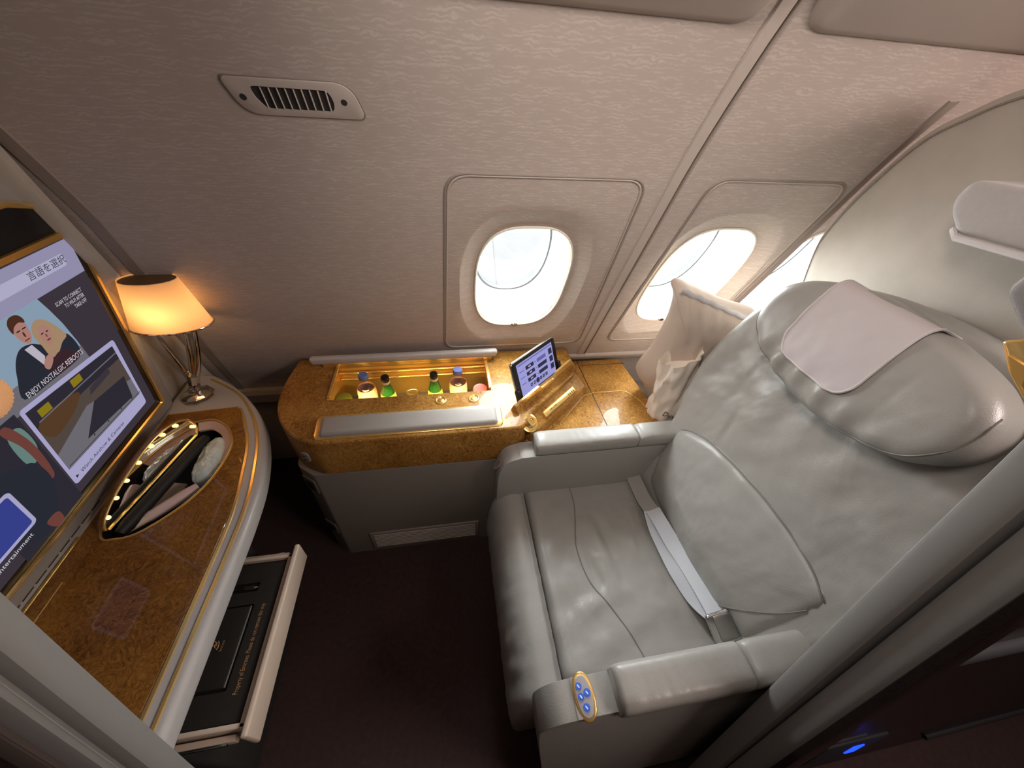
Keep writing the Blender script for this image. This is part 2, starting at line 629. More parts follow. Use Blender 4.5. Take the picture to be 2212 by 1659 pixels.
# ------------------------------------------------------------------ sidewall profile
PR = [(1.36, 0.0), (1.36, 0.30), (1.335, 0.52), (1.275, 0.65), (1.139, 0.958), (1.042, 1.179), (0.972, 1.339), (0.921, 1.455), (0.872, 1.55), (0.833, 1.619), (0.794, 1.683), (0.73, 1.77), (0.62, 1.88), (0.50, 1.97)]


def _mono():
    n = len(PR)
    d = [(PR[i + 1][0] - PR[i][0]) / (PR[i + 1][1] - PR[i][1]) for i in range(n - 1)]
    m = [d[0]] + [(d[i - 1] + d[i]) / 2 for i in range(1, n - 1)] + [d[-1]]
    return m


_MS = _mono()


def wy(z):
    z = max(0.0, min(PR[-1][1], z))
    for i in range(len(PR) - 1):
        if z <= PR[i + 1][1]:
            y0, z0 = PR[i]; y1, z1 = PR[i + 1]
            h = z1 - z0; t = (z - z0) / h
            return (2 * t ** 3 - 3 * t * t + 1) * y0 + (t ** 3 - 2 * t * t + t) * h * _MS[i] + (-2 * t ** 3 + 3 * t * t) * y1 + (t ** 3 - t * t) * h * _MS[i + 1]
    return PR[-1][0]


def wn_(z):
    d = (wy(z + 0.01) - wy(z - 0.01)) / 0.02
    return Vector((0, 1, -d)).normalized()      # outward normal


def wpt(x, z, off=0.0):
    """point on the sidewall, pushed outward by off"""
    return Vector((x, wy(z), z)) + wn_(z) * off


# ------------------------------------------------------------------ room shell
XA, XB = -1.9, 2.2
floor = MB().box((0.15, -0.15, -0.03), (XB - XA, 3.2, 0.06)).build('floor', M_CARPET)
tag(floor, 'dark brown carpet on the cabin floor', None, kind='structure')

WINX = (0.242, 0.857, 1.275)
WZ, WA, WB = 1.046, 0.152, 0.212
ZC0, ZC1 = 0.78, 1.36
CWS = (0.255, 0.212, 0.205)
wall = MB()


def hole_pt(xc, t, k):
    c, s = cos(t), sin(t)
    p = 2 / 2.9
    return (xc + WA * k * math.copysign(abs(c) ** p, c), WZ + WB * k * math.copysign(abs(s) ** p, s))


NW = 72
cols = [XA]
for xc, CW in zip(WINX, CWS):
    # radial patch between the window opening and a rectangular cell
    rows = []
    ks = [1.0, 1.03, 1.08, 1.16, 1.24, 1.30, 1.34]
    for k in ks:
        q = max(0.0, min(1.0, (1.33 - k) / 0.33))
        dep = 0.028 * q ** 0.85
        rows.append([wall.bm.verts.new(wpt(*hole_pt(xc, 2 * pi * i / NW, k), dep)) for i in range(NW)])
    outer = []
    for i in range(NW):
        hx, hz = hole_pt(xc, 2 * pi * i / NW, 1.34)
        dx, dz = hx - xc, hz - WZ
        s = min(CW / abs(dx) if abs(dx) > 1e-6 else 9, ((ZC1 - WZ) if dz > 0 else (WZ - ZC0)) / abs(dz) if abs(dz) > 1e-6 else 9)
        outer.append((xc + dx * s, WZ + dz * s))
    # snap the nearest samples to the four corners
    for cx_, cz_ in ((xc + CW, ZC1), (xc - CW, ZC1), (xc - CW, ZC0), (xc + CW, ZC0)):
        b = min(range(NW), key=lambda i: (outer[i][0] - cx_) ** 2 + (outer[i][1] - cz_) ** 2)
        outer[b] = (cx_, cz_)
    for f in (0.5, 1.0):
        rows.append([wall.bm.verts.new(wpt(*[a + (b - a) * f for a, b in zip(hole_pt(xc, 2 * pi * i / NW, 1.34), outer[i])])) for i in range(NW)])
    for k in range(len(rows) - 1):
        for i in range(NW):
            j = (i + 1) % NW
            wall.bm.faces.new((rows[k][i], rows[k + 1][i], rows[k + 1][j], rows[k][j]))
    cols += [xc - CW, xc + CW]
cols.append(XB)
zs_mid = [ZC0 + (ZC1 - ZC0) * i / 16 for i in range(17)]
for a, b in zip(cols[0::2], cols[1::2]):
    wall.grid(lambda u, v: wpt(a + (b - a) * u, ZC0 + (ZC1 - ZC0) * v), 3, 17)
wall.grid(lambda u, v: wpt(XA + (XB - XA) * u, ZC0 * v), 3, 33)
wall.grid(lambda u, v: wpt(XA + (XB - XA) * u, ZC1 + (PR[-1][1] - ZC1) * v), 3, 25)
bmesh.ops.remove_doubles(wall.bm, verts=wall.bm.verts, dist=0.0008)
o = wall.build('wall_outboard', M_WALL, smooth=30)
tag(o, 'curved sidewall covered in wavy woven beige wallcovering', None, kind='structure')

# windows
for wi, xc in enumerate(WINX):
    wr = thing('window_%d' % (wi + 1), None, None, (xc, wy(WZ), WZ), kind='structure')
    N = wn_(WZ)
    T = Vector((0, -N.z, N.y)).normalized()          # up the slope
    cen = Vector((xc, wy(WZ), WZ))
    loops = []
    mb = MB()

    def ring(k, off, p=2.9, kz=None):
        dx = -0.012 * min(1.0, max(0.0, (off - 0.09) / 0.08))
        pts = []
        for i in range(NW):
            t = 2 * pi * i / NW
            c, s = cos(t), sin(t)
            pp = 2 / p
            pts.append(cen + Vector((1, 0, 0)) * (dx + WA * k * math.copysign(abs(c) ** pp, c)) + T * (WB * 1.09 * (kz or k) * math.copysign(abs(s) ** pp, s)) + N * off)
        return pts
    base = [wpt(*hole_pt(xc, 2 * pi * i / NW, 1.0), 0.0255) for i in range(NW)]
    seq = [base, ring(0.99, 0.034), ring(0.97, 0.05), ring(0.94, 0.11), ring(0.90, 0.155, 2.6), ring(0.87, 0.172, 2.4), ring(0.855, 0.174, 2.3)]
    rows = [[mb.bm.verts.new(p) for p in r] for r in seq]
    for k in range(len(rows) - 1):
        for i in range(NW):
            j = (i + 1) % NW
            mb.bm.faces.new((rows[k][i], rows[k][j], rows[k + 1][j], rows[k + 1][i]))
    mb.build('reveal', M_WHITE, wr, smooth=50)
    MB().tube([p for p in base], 0.0032, True, 8, upv=N).tube(ring(0.975, 0.036), 0.0022, True, 8, upv=N).build('lip', M_LIP, wr)
    MB().sweep(ring(0.86, 0.175, 2.3), [(-0.0045, -0.004), (0.0045, -0.004), (0.0045, 0.012), (-0.0045, 0.012)], True, upv=N).build('gasket', M_GASKET, wr)
    mb = MB(); mb.bm.faces.new([mb.bm.verts.new(p) for p in ring(0.865, 0.189, 2.3)])
    mb.build('outer_pane', M_PANE, wr, smooth=0)
    mb = MB(); mb.bm.faces.new([mb.bm.verts.new(p) for p in ring(0.965, 0.055)])
    mb.build('inner_pane', M_PANE, wr, smooth=0)
    dl = bpy.data.lights.new('daylight', 'AREA')
    dl.shape = 'ELLIPSE'; dl.size = 0.235; dl.size_y = 0.36; dl.energy = 8.5; dl.color = (0.93, 0.97, 1.0); dl.spread = radians(155)
    dlo = bpy.data.objects.new('daylight', dl); COL.objects.link(dlo)
    dlo.matrix_world = Matrix.Translation(cen + N * 0.205) @ Matrix((Vector((1, 0, 0)), T, N)).transposed().to_4x4()
    zl = WZ - WB * 0.985
    cl = wpt(xc + 0.005, zl, 0.024)
    MB().lathe([(0, 0.004), (0.006, 0.004), (0.008, 0.0)], cl, -wn_(zl), 20, sx=1.7, sy=0.8, A=(1, 0, 0)).build('shade_latch', M_SILVER, wr)

# panel grooves around the windows, seam strips and rails
gi = 0


def wall_path(pts, off=0.0, n=40, closed=False):
    P = spline([(p[0], p[1]) for p in pts], n, closed)
    return [wpt(x, z, off) for x, z in P]


def trim(path, r, m, closed=False):
    global gi
    gi += 1
    o = MB().tube(path, r, closed, 8, upv=(0, -0.9, 0.4)).build('trim_%d' % gi, m)
    tag(o, kind='structure')
    return o


for x0, x1 in ((-0.025, 0.535), (0.652, 1.085)):
    q = rcorner([(x0, 0.733), (x1, 0.733), (x1 - 0.035, 1.413), (x0 + 0.035, 1.413)] if x0 < 0 else [(x0, 0.735), (x1, 0.735), (x1, 1.418), (x0 + 0.02, 1.418)], 0.05, 6)
    dense = []
    for i in range(len(q)):
        a, b = q[i], q[(i + 1) % len(q)]
        d = sqrt((a[0] - b[0]) ** 2 + (a[1] - b[1]) ** 2)
        k = max(1, int(d / 0.03))
        dense += [(a[0] + (b[0] - a[0]) * j / k, a[1] + (b[1] - a[1]) * j / k) for j in range(k)]
    trim([wpt(x, z, 0.0) for x, z in dense], 0.0032, M_TAUPE, True)
    cxm = sum(p[0] for p in dense) / len(dense); czm = sum(p[1] for p in dense) / len(dense)
    trim([wpt(cxm + (x - cxm) * (1 - 0.007 / abs(x1 - x0) * 2), czm + (z - czm) * (1 - 0.012), -0.0005) for x, z in dense], 0.0026, M_WALLPLAIN, True)


def strip(path_fn, w, th, m, z0, z1, n=26):
    """flat strip running up the wall"""
    global gi
    gi += 1
    mb = MB()
    zz = [z0 + (z1 - z0) * i / (n - 1) for i in range(n)]
    rows = []
    for z in zz:
        xc = path_fn(z)
        rows.append([mb.bm.verts.new(wpt(xc - w / 2, z, 0.002)), mb.bm.verts.new(wpt(xc - w / 2 + 0.004, z, -th)), mb.bm.verts.new(wpt(xc + w / 2 - 0.004, z, -th)), mb.bm.verts.new(wpt(xc + w / 2, z, 0.002))])
    for a, b in zip(rows, rows[1:]):
        for j in range(3):
            mb.bm.faces.new((a[j], a[j + 1], b[j + 1], b[j]))
    o = mb.build('trim_%d' % gi, m, smooth=25)
    tag(o, kind='structure')
    return o


strip(lambda z: 0.571, 0.034, 0.004, M_WALLPLAIN, 0.60, 1.80)
strip(lambda z: 0.5905, 0.005, 0.005, M_TAUPE, 0.60, 1.80)
strip(lambda z: 1.106, 0.030, 0.004, M_TAUPE, 0.60, 1.60)
strip(lambda z: -0.875 + 0.11 * min(1, (z - 0.6) / 0.7), 0.035, 0.003, M_TAUPE, 0.3, 1.75)  # shade of the gap beside the forward shell, painted as a darker strip
# ledge rails where the wall meets the furniture
for (x0, x1, z0, z1, d) in ((-1.0, -0.45, 0.43, 0.495, 0.03), (0.50, 1.3, 0.612, 0.640, 0.012)):
    gi += 1
    mb = MB()
    P = [(-0.004, z0), (d, z0), (d, z0 + (z1 - z0) * 0.75), (d * 0.6, z1), (-0.004, z1)]
    rows = []
    for x in (x0, x1):
        rows.append([mb.bm.verts.new(wpt(x, z, -dd)) for dd, z in P])
    for j in range(len(P) - 1):
        mb.bm.faces.new((rows[0][j], rows[0][j + 1], rows[1][j + 1], rows[1][j]))
    mb.bm.faces.new(rows[0]); mb.bm.faces.new(rows[1][::-1])
    tag(mb.build('trim_%d' % gi, M_WALLPLAIN, smooth=30), kind='structure')

# overhead panels
for k, (x0, x1) in enumerate(((-1.85, 0.545), (0.62, 2.15))):
    mb = MB().prism(rcorner([(x0, 0), (x1, 0), (x1, 0.72), (x0, 0.72)], 0.055, 8), ((0, 0.806, 1.664), (1, 0, 0), (0, -0.80, 0.60), (0, 0.60, 0.80)), 0.045, 0.004, 4, 0.030)
    tag(mb.build('ceiling_%d' % (k + 1), M_CEIL), 'cream overhead panel above the sidewall', None, kind='structure')
cl_ = MB().box((0.15, -0.62, 2.15), (XB - XA, 2.2, 0.04))
tag(cl_.build('ceiling', M_CEIL), kind='structure')
tag(MB().box((0.15, -1.72, 1.05), (XB - XA, 0.06, 2.2)).build('wall_aisle', M_GREYD), kind='structure')
tag(MB().box((XA - 0.02, -0.15, 1.05), (0.05, 3.2, 2.2)).build('wall_fore', M_GREYD), kind='structure')
tag(MB().box((XB + 0.02, -0.15, 1.05), (0.05, 3.2, 2.2)).build('wall_aft', M_GREYD), kind='structure')

# bright apron outside, far below the cabin
tag(MB().box((0, 20.0, -6.0), (90, 36, 0.1)).build('ground_outside', mat('concrete_apron', (0.27, 0.27, 0.27), 0.9, var=(0.6, 0.10))), kind='structure')
gj = bpy.data.objects['ground_outside']
mj = mat('apron_joint', (0.20, 0.20, 0.20), 0.9)
for (x0, y0, x1, y1, w) in ((-30, 9.0, 40, 9.0, 0.025), (-30, 15.0, 40, 15.0, 0.03), (1.2, 4.0, 3.5, 30.0, 0.022)):
    d = Vector((x1 - x0, y1 - y0, 0)); n_ = Vector((-d.y, d.x, 0)).normalized() * w
    MB().prism([(x0 - n_.x, y0 - n_.y), (x1 - n_.x, y1 - n_.y), (x1 + n_.x, y1 + n_.y), (x0 + n_.x, y0 + n_.y)], zf(-5.95), 0.006).build('ground_joint', mj, gj)
# ------------------------------------------------------------------ air vent on the sidewall
vr = thing('air_vent', 'oval plated air vent with slats, high on the curved beige sidewall', 'vent', tuple(wpt(-0.247, 1.535)))
zv = 1.535
NV = wn_(zv); TV_ = Vector((0, -NV.z, NV.y))
vo = wpt(-0.247, zv, 0.0)
VF = (vo, Vector((1, 0, 0)), TV_, -NV)
plate = rcorner([(-0.108, 0.031), (0.100, 0.031), (0.116, -0.030), (-0.092, -0.030)], [0.012, 0.035, 0.016, 0.040], 8)
mb = MB().prism(plate, VF, 0.004, 0.0015, 2)
slotp = [(-0.066, 0.019), (0.060, 0.018), (0.066, 0.0), (0.062, -0.018), (-0.052, -0.018), (-0.064, 0.0)]
cutm = MB().prism(rcorner(slotp, 0.008, 3), (vo + NV * 0.02, VF[1], VF[2], VF[3]), 0.04)
mb.cut(cutm)
mb.build('plate', M_WALLPLAIN, vr)
MB().tube([vo + Vector((1, 0, 0)) * a * 1.015 + TV_ * b * 1.03 - NV * 0.0005 for a, b in plate], 0.0012, True, 6, upv=NV).build('edge_seam', M_TAUPE, vr)
MB().prism(rcorner(slotp, 0.008, 3), (vo - NV * 0.0004, VF[1], VF[2], VF[3]), 0.0012).build('duct_opening', M_DARK, vr)
for i in range(9):
    x = -0.050 + i * 0.0132
    MB().box(tuple(vo + Vector((1, 0, 0)) * x - NV * 0.0020 + TV_ * 0.0005), (0.0020, 0.0335, 0.007), 0, rot=Matrix((Vector((1, 0, 0.0)), TV_, -NV)).transposed() @ Matrix.Rotation(radians(28), 3, 'Y')).build('slat', M_WALLPLAIN, vr)
for sx in (-0.083, 0.083):
    MB().lathe([(0, 0.0046), (0.005, 0.0046), (0.006, 0.0035)], vo + Vector((1, 0, 0)) * sx, -NV, 16).build('screw', M_DARK, vr)

# ------------------------------------------------------------------ side console with the minibar
cs = thing('side_console', 'walnut burl side console with open minibar under the window', 'console', (0.0, 1.02, 0.0))
base = [(-0.468, 0.81), (0.76, 0.81), (0.76, 1.27), (-0.50, 1.27), (-0.535, 1.10), (-0.540, 0.93), (-0.530, 0.857)]
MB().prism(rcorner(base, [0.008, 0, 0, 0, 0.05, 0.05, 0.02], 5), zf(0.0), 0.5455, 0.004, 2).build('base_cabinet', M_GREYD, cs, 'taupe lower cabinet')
top = [(-0.428, 0.81), (0.225, 0.81), (0.258, 0.872), (0.474, 1.070), (0.492, 1.12), (0.488, 1.248), (-0.575, 1.248), (-0.595, 1.10), (-0.583, 0.985), (-0.548, 0.905), (-0.492, 0.842)]
mb = MB().prism(rcorner(top, [0.02, 0.03, 0.02, 0.04, 0.02, 0, 0.01, 0.1, 0.05, 0.05, 0.03], 5), zf(0.547), 0.153, 0.042, 7, 0.003)
mb.cut(MB().prism(rrect(-0.432, 1.003, 0.142, 1.196, 0.012), zf(0.50), 0.3))
mb.build('burl_top', M_BURL, cs, smooth=35)
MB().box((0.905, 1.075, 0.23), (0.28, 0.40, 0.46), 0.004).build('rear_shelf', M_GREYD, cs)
# gold-lined well
W0, W1, V0, V1, ZB = -0.4315, 0.1415, 1.0035, 1.1955, 0.535
mb = MB()
t = 0.004
mb.box(((W0 + W1) / 2, V1 - t / 2, (ZB + 0.70) / 2), (W1 - W0, t, 0.70 - ZB)).box(((W0 + W1) / 2, V0 + t / 2, (ZB + 0.69) / 2), (W1 - W0, t, 0.69 - ZB))
mb.box((W0 + t / 2, (V0 + V1) / 2, (ZB + 0.70) / 2), (t, V1 - V0, 0.70 - ZB)).box((W1 - t / 2, (V0 + V1) / 2, (ZB + 0.70) / 2), (t, V1 - V0, 0.70 - ZB))
mb.box(((W0 + W1) / 2, (V0 + V1) / 2, ZB + 0.002), (W1 - W0, V1 - V0, 0.004))
mb.build('minibar_well', M_GOLDS, cs, smooth=0)
for yy, zz in ((V1 - 0.012, 0.672), (V1 - 0.010, 0.640)):
    MB().tube([(W0 + 0.006, yy, zz), (W1 - 0.006, yy, zz)], 0.005, seg=10).build('gold_rail', M_GOLD, cs)
for x in (W0 + 0.008, W1 - 0.008):
    MB().box((x, V0 + 0.10, 0.703), (0.010, 0.185, 0.010), 0.002).build('lid_arm', M_GOLD, cs)
MB().box(((W0 + W1) / 2, 1.0985, 0.560), (W1 - W0 - 0.02, 0.006, 0.05)).build('bottle_divider', M_GOLDS, cs)
# padded lid, open against the wall
LT = radians(6)
lo_ = Vector((0, 1.193, 0.699)); LB = Vector((0, -sin(LT), cos(LT))); LN = Vector((0, -cos(LT), -sin(LT)))
lid = MB().prism(rcorner([(-0.510, 0.020), (0.178, 0.020), (0.184, 0.052), (-0.518, 0.052)], [0.01, 0.01, 0.025, 0.025], 6), (lo_ - LN * 0.012, (1, 0, 0), LB, LN), 0.024, 0.009, 4, 0.009).build('lid', M_BULLNOSE, cs, 'grey padded minibar lid standing open')
MB().prism(rrect(-0.475, -0.004, 0.160, 0.021, 0.004), (lo_ - LN * 0.006, (1, 0, 0), LB, LN), 0.014, 0.002).build('lid_mirror', M_GOLD, lid)
# padded grey front cushion in a gold frame
FB = Vector((0, 0.080, 0.013)).normalized(); FN = Vector((0, -FB.z, FB.y))
fo = Vector((0, 0.830, 0.690))
MB().prism(rrect(-0.433, -0.006, 0.157, 0.086, 0.020), (fo, (1, 0, 0), FB, FN), 0.014, 0.004, 3).build('cushion_frame', M_GOLD, cs, 'gold frame')
MB().prism(rrect(-0.416, 0.002, 0.140, 0.077, 0.014), (fo + FN * 0.006, (1, 0, 0), FB, FN), 0.020, 0.017, 7).build('arm_cushion', M_GREY, cs, 'grey padded arm cushion')
for x, y in ((-0.045, 0.966), (0.069, 0.965)):
    b = MB().lathe([(0.0, 0.001), (0.013, 0.001), (0.0165, 0.004), (0.019, 0.003), (0.020, 0.0)], (x, y, 0.700), (0, 0, 1), 28).build('button', M_GOLD, cs, 'round gold push button')
    MB().lathe([(0, 0.0035), (0.009, 0.003), (0.012, 0.001)], (x, y, 0.700), (0, 0, 1), 24).build('button_cap', M_GOLDS, b)
# gold knob on the rounded front corner
kd = Vector((0.35, -0.41, 0.84)).normalized()
MB().lathe([(0.034, 0.0), (0.034, 0.004), (0.028, 0.006), (0.022, 0.006), (0.020, 0.018), (0.016, 0.024), (0.010, 0.024), (0.009, 0.016), (0, 0.016)], (0.2475, 0.846, 0.681), kd, 32).build('socket_knob', M_GOLD, cs, 'round gold socket')
# power outlet on the burl front corner
od = Vector((-0.46, -0.89, 0.0)).normalized()
oA = Vector((0.89, -0.46, 0)).normalized()
po = Vector((-0.472, 0.830, 0.622))
ob_ = MB().prism(rrect(-0.014, -0.022, 0.014, 0.022, 0.012), (po, oA, od.cross(oA) * (1 if od.cross(oA).z > 0 else -1), od), 0.006, 0.002, 2).build('socket', M_TAUPE, cs)
for s in (-0.008, 0.008):
    MB().box(tuple(po + od * 0.006 + Vector((0, 0, s))), (0.010, 0.003, 0.003)).build('slot', M_DARK, ob_)
for z, h in ((0.470, 0.05), (0.190, 0.045)):
    q = Vector((-0.500, 0.8345, z)); qd = Vector((-0.6, -0.8, 0)).normalized(); qA = Vector((0.8, -0.6, 0)).normalized()
    f = MB().prism(rrect(-0.030, -h * 0.75, 0.030, h * 0.75, 0.008), (q - qd * 0.004, qA, (0, 0, 1), qd), 0.008, 0.002).build('outlet_frame', M_GREYD, cs)
    MB().prism(rrect(-0.020, -h * 0.5, 0.020, h * 0.5, 0.004), (q, qA, (0, 0, 1), qd), 0.0055).build('outlet_hole', M_DARK, f)
# floor grille
gf = MB().box((-0.147, 0.808, 0.084), (0.44, 0.008, 0.122), 0.003).build('grille_frame', M_TAUPE, cs)
for i in range(9):
    MB().box((-0.147, 0.8045, 0.040 + i * 0.011), (0.41, 0.006, 0.006), 0.001).build('grille_bar', M_WALLPLAIN, gf)
# side table with burl leaf
tb = [(0.23, 0.818), (0.735, 0.818), (0.785, 0.90), (0.762, 1.270), (0.34, 1.270), (0.30, 1.0)]
st = MB().prism(rcorner(tb, [0.02, 0.04, 0.03, 0.01, 0, 0], 6), zf(0.552), 0.058, 0.010, 4, 0.004).build('side_table', M_BURL, cs, 'lower burl table top beside the seat', smooth=35)
M_GROOVE = mat('burl_groove', (0.05, 0.018, 0.004), 0.5)
MB().box((0.556, 1.06, 0.6098), (0.004, 0.41, 0.0014)).build('leaf_gap', M_GROOVE, st)
MB().box((0.665, 1.232, 0.6098), (0.205, 0.003, 0.0014)).build('leaf_gap', M_GROOVE, st)
gl = [(0.556, 1.050), (0.700, 1.050), (0.742, 0.985), (0.750, 0.90), (0.744, 0.88)]
MB().tube([(x, y, 0.6103) for x, y in rcorner(gl, [0, 0.02, 0.03, 0, 0], 5)], 0.0016, seg=6).build('inlay_line', M_GOLDS, st)
MB().tube([(x, y, 0.6103) for x, y in rcorner([(0.556, 1.045), (0.520, 1.04), (0.375, 0.888), (0.40, 0.87)], [0, 0.03, 0.02, 0], 5)], 0.0014, seg=6).build('inlay_line', M_GOLDS, st)
# tablet dock: raised burl wedge with a gold rim
e1 = Vector((0.198, 0.170, 0)).normalized(); nn = Vector((e1.y, -e1.x, 0))
d0 = Vector((0.228, 0.914, 0.0))
wedge = [(0.012, 0.700), (0.0, 0.730), (-0.012, 0.730), (-0.030, 0.690), (-0.092, 0.650), (-0.096, 0.600), (0.012, 0.600)]
mb = MB()
rows = []
Wd = 0.318
for a in (-0.034, Wd):
    rows.append([mb.bm.verts.new(d0 + e1 * (a - 0.006) + nn * -n_ + Vector((0, 0, z_))) for n_, z_ in wedge])
m_ = len(wedge)
for j in range(m_):
    mb.bm.faces.new((rows[0][j], rows[0][(j + 1) % m_], rows[1][(j + 1) % m_], rows[1][j]))
mb.bm.faces.new(rows[0]); mb.bm.faces.new(rows[1][::-1])
bmesh.ops.bevel(mb.bm, geom=list(mb.bm.edges), offset=0.006, segments=3, profile=0.5, affect='EDGES', clamp_overlap=True)
dock = mb.build('tablet_dock', M_BURL, cs, 'raised burl tablet dock', smooth=35)


def dk(a, n_, z_):
    return d0 + e1 * a + nn * n_ + Vector((0, 0, z_))


lip = [dk(-0.012, 0.004, 0.722), dk(0.008, 0.012, 0.735), dk(0.085, 0.012, 0.737), dk(0.10, 0.014, 0.722), dk(0.175, 0.014, 0.722), dk(0.19, 0.012, 0.742), dk(0.275, 0.010, 0.745), dk(0.30, 0.004, 0.735)]
MB().sweep(lip, [(-0.004, -0.016), (0.004, -0.016), (0.004, 0.008), (-0.004, 0.008)]).build('gold_lip', M_GOLD, dock, smooth=30)
# gold release bar with engraved symbols
bo = dk(0.058, 0.070, 0.6635); bA = e1; bN = (nn * 0.55 + Vector((0, 0, 0.83))).normalized(); bB = bN.cross(bA)
gb = MB().prism(rrect(-0.01, -0.012, 0.185, 0.012, 0.004), (bo, bA, bB, bN), 0.012, 0.003, 2).build('release_bar', M_GOLD, dock, 'gold release bar with engraved symbols')
for k in range(4):
    MB().box(tuple(bo + bA * (0.140 + 0.011 * k) + bN * 0.0124), (0.0016, 0.014, 0.0008), rot=Matrix((bA, bB, bN)).transposed()).build('engraved_mark', M_GROOVE, gb)
text('<> ~ =>', (bo + bA * 0.02 - bB * 0.004 + bN * 0.012, bA, bB, bN), 0.009, gb, M_GROOVE, 'engraved_symbols', lift=0.0005)

# ------------------------------------------------------------------ tablet
TT = radians(21)
tU = Vector((0, 0, cos(TT))) - nn * sin(TT)
tN = (nn * cos(TT) + Vector((0, 0, sin(TT)))).normalized()
tO = dk(0.004, -0.004, 0.698)
tab = thing('tablet', 'tilted tablet with dark bezel showing a lilac control screen, docked on the console', 'tablet', tuple(tO))
TW, TH = 0.252, 0.158
MB().prism(rrect(0, 0, TW, TH, 0.016), (tO - tN * 0.011, e1, tU, tN), 0.010, 0.003, 3, 0.005).build('back_shell', M_SILVER, tab)
MB().prism(rrect(0.003, 0.003, TW - 0.003, TH - 0.003, 0.014), (tO - tN * 0.002, e1, tU, tN), 0.0026, 0.001).build('bezel', M_BLACK, tab)
SXm, SYm = 0.024, 0.020
sf = (tO + tN * 0.0010, e1, tU, tN)
scr = MB().prism([(SXm, SYm), (TW - SXm, SYm), (TW - SXm, TH - SYm + 0.004), (SXm, TH - SYm + 0.004)], sf, 0.0004).build('display', emat('tablet_lilac', srgb(158, 156, 214)), tab, smooth=0)
M_UID = emat('tablet_button', srgb(52, 50, 72))
M_UIL = emat('tablet_caption', srgb(104, 102, 160))
M_UIW = emat('tablet_bright', srgb(196, 196, 238))


def tq(x0, y0, x1, y1, m, nm):
    MB().prism([(x0, y0), (x1, y0), (x1, y1), (x0, y1)], (Vector(sf[0]) + tN * 0.0005, e1, tU, tN), 0.0003).build(nm, m, scr, smooth=0)


for i in range(3):
    tq(0.067, 0.104 - i * 0.024, 0.112, 0.118 - i * 0.024, M_UID, 'screen_button')
    tq(0.132, 0.104 - i * 0.024, 0.184, 0.118 - i * 0.024, M_UID if i else M_UIL, 'screen_button')
    tq(0.202, 0.102 - i * 0.030, 0.222, 0.124 - i * 0.030, M_UID, 'screen_button')
    tq(0.032, 0.108 - i * 0.024, 0.056, 0.111 - i * 0.024, M_UIL, 'screen_caption')
    tq(0.117, 0.110 - i * 0.024, 0.128, 0.1125 - i * 0.024, M_UIL, 'screen_caption')
    tq(0.082, 0.1085 - i * 0.024, 0.096, 0.1135 - i * 0.024, M_UIW, 'screen_icon')
for i, x in enumerate((0.080, 0.098, 0.136, 0.153, 0.170)):
    tq(x - 0.006, 0.034, x + 0.006, 0.046, M_UID, 'screen_button')
    tq(x - 0.003, 0.038, x + 0.003, 0.042, M_UIW, 'screen_icon')
MB().prism(ell(0.117, 0.040, 0.010, 0.010, 24), (Vector(sf[0]) + tN * 0.0005, e1, tU, tN), 0.0003).build('screen_button', M_UID, scr, smooth=0)
tq(0.030, 0.133, 0.222, 0.137, M_UIL, 'status_line')
for a in (-0.003, 0.243):
    MB().box(tuple(tO + e1 * (a + 0.006) + tU * 0.03), (0.014, 0.05, 0.018), 0.004, rot=Matrix((e1, tU, tN)).transposed()).build('dock_clip', M_BLACKM, dock)

# ------------------------------------------------------------------ bottles in the minibar
M_CLEAR = pane_mat('clear_plastic')
M_CLEAR.node_tree.nodes['Mix Shader'].inputs[0].default_value = 0.16
M_GREENG = mat('green_glass', (0.02, 0.20, 0.05), 0.04, trans=0.7, ior=1.5)
M_LABPINK = mat('pink_label', (0.80, 0.36, 0.26), 0.5)
M_LABYEL = mat('yellow_label', (0.75, 0.62, 0.10), 0.45)
M_CAPBLUE = mat('blue_cap', (0.16, 0.20, 0.44), 0.35)
M_CAPDK = mat('dark_foil_cap', (0.03, 0.03, 0.025), 0.25, 0.6)
M_CAPGR = mat('olive_lid', (0.10, 0.095, 0.02), 0.3, 0.4)
M_CAPRED = mat('pink_lid', (0.62, 0.14, 0.13), 0.35, 0.2)
M_CREAM = mat('cream_paper', (0.78, 0.66, 0.48), 0.6)
M_GLASS = pane_mat('tumbler_glass')
M_GLASS.node_tree.nodes['Mix Shader'].inputs[0].default_value = 0.22
ZF = ZB + 0.0045


def water(name, label, loc):
    r = thing(name, label, 'bottle', loc, 'water bottles in the minibar')
    MB().lathe([(0, 0.0), (0.030, 0.0), (0.033, 0.006), (0.033, 0.125), (0.030, 0.148), (0.018, 0.170), (0.0125, 0.178), (0.0125, 0.187), (0, 0.187)], loc, (0, 0, 1), 32).build('bottle_body', M_CLEAR, r)
    lb = MB().lathe([(0.0336, 0.020), (0.0336, 0.128), (0.0305, 0.147), (0.0300, 0.147)], loc, (0, 0, 1), 32).build('label_sleeve', M_LABPINK, r)
    MB().lathe([(0.016, 0.186), (0.0175, 0.188), (0.0175, 0.202), (0.016, 0.206), (0, 0.206)], loc, (0, 0, 1), 24).build('cap', M_CAPBLUE, r)
    MB().tube([Vector(loc) + Vector((0.0345 * cos(a), 0.0345 * sin(a), 0.118 + 0.006 * sin(3 * a))) for a in [radians(-150 + 12 * i) for i in range(11)]], 0.0015, seg=6).build('label_mark', M_CREAM, lb)
    return r


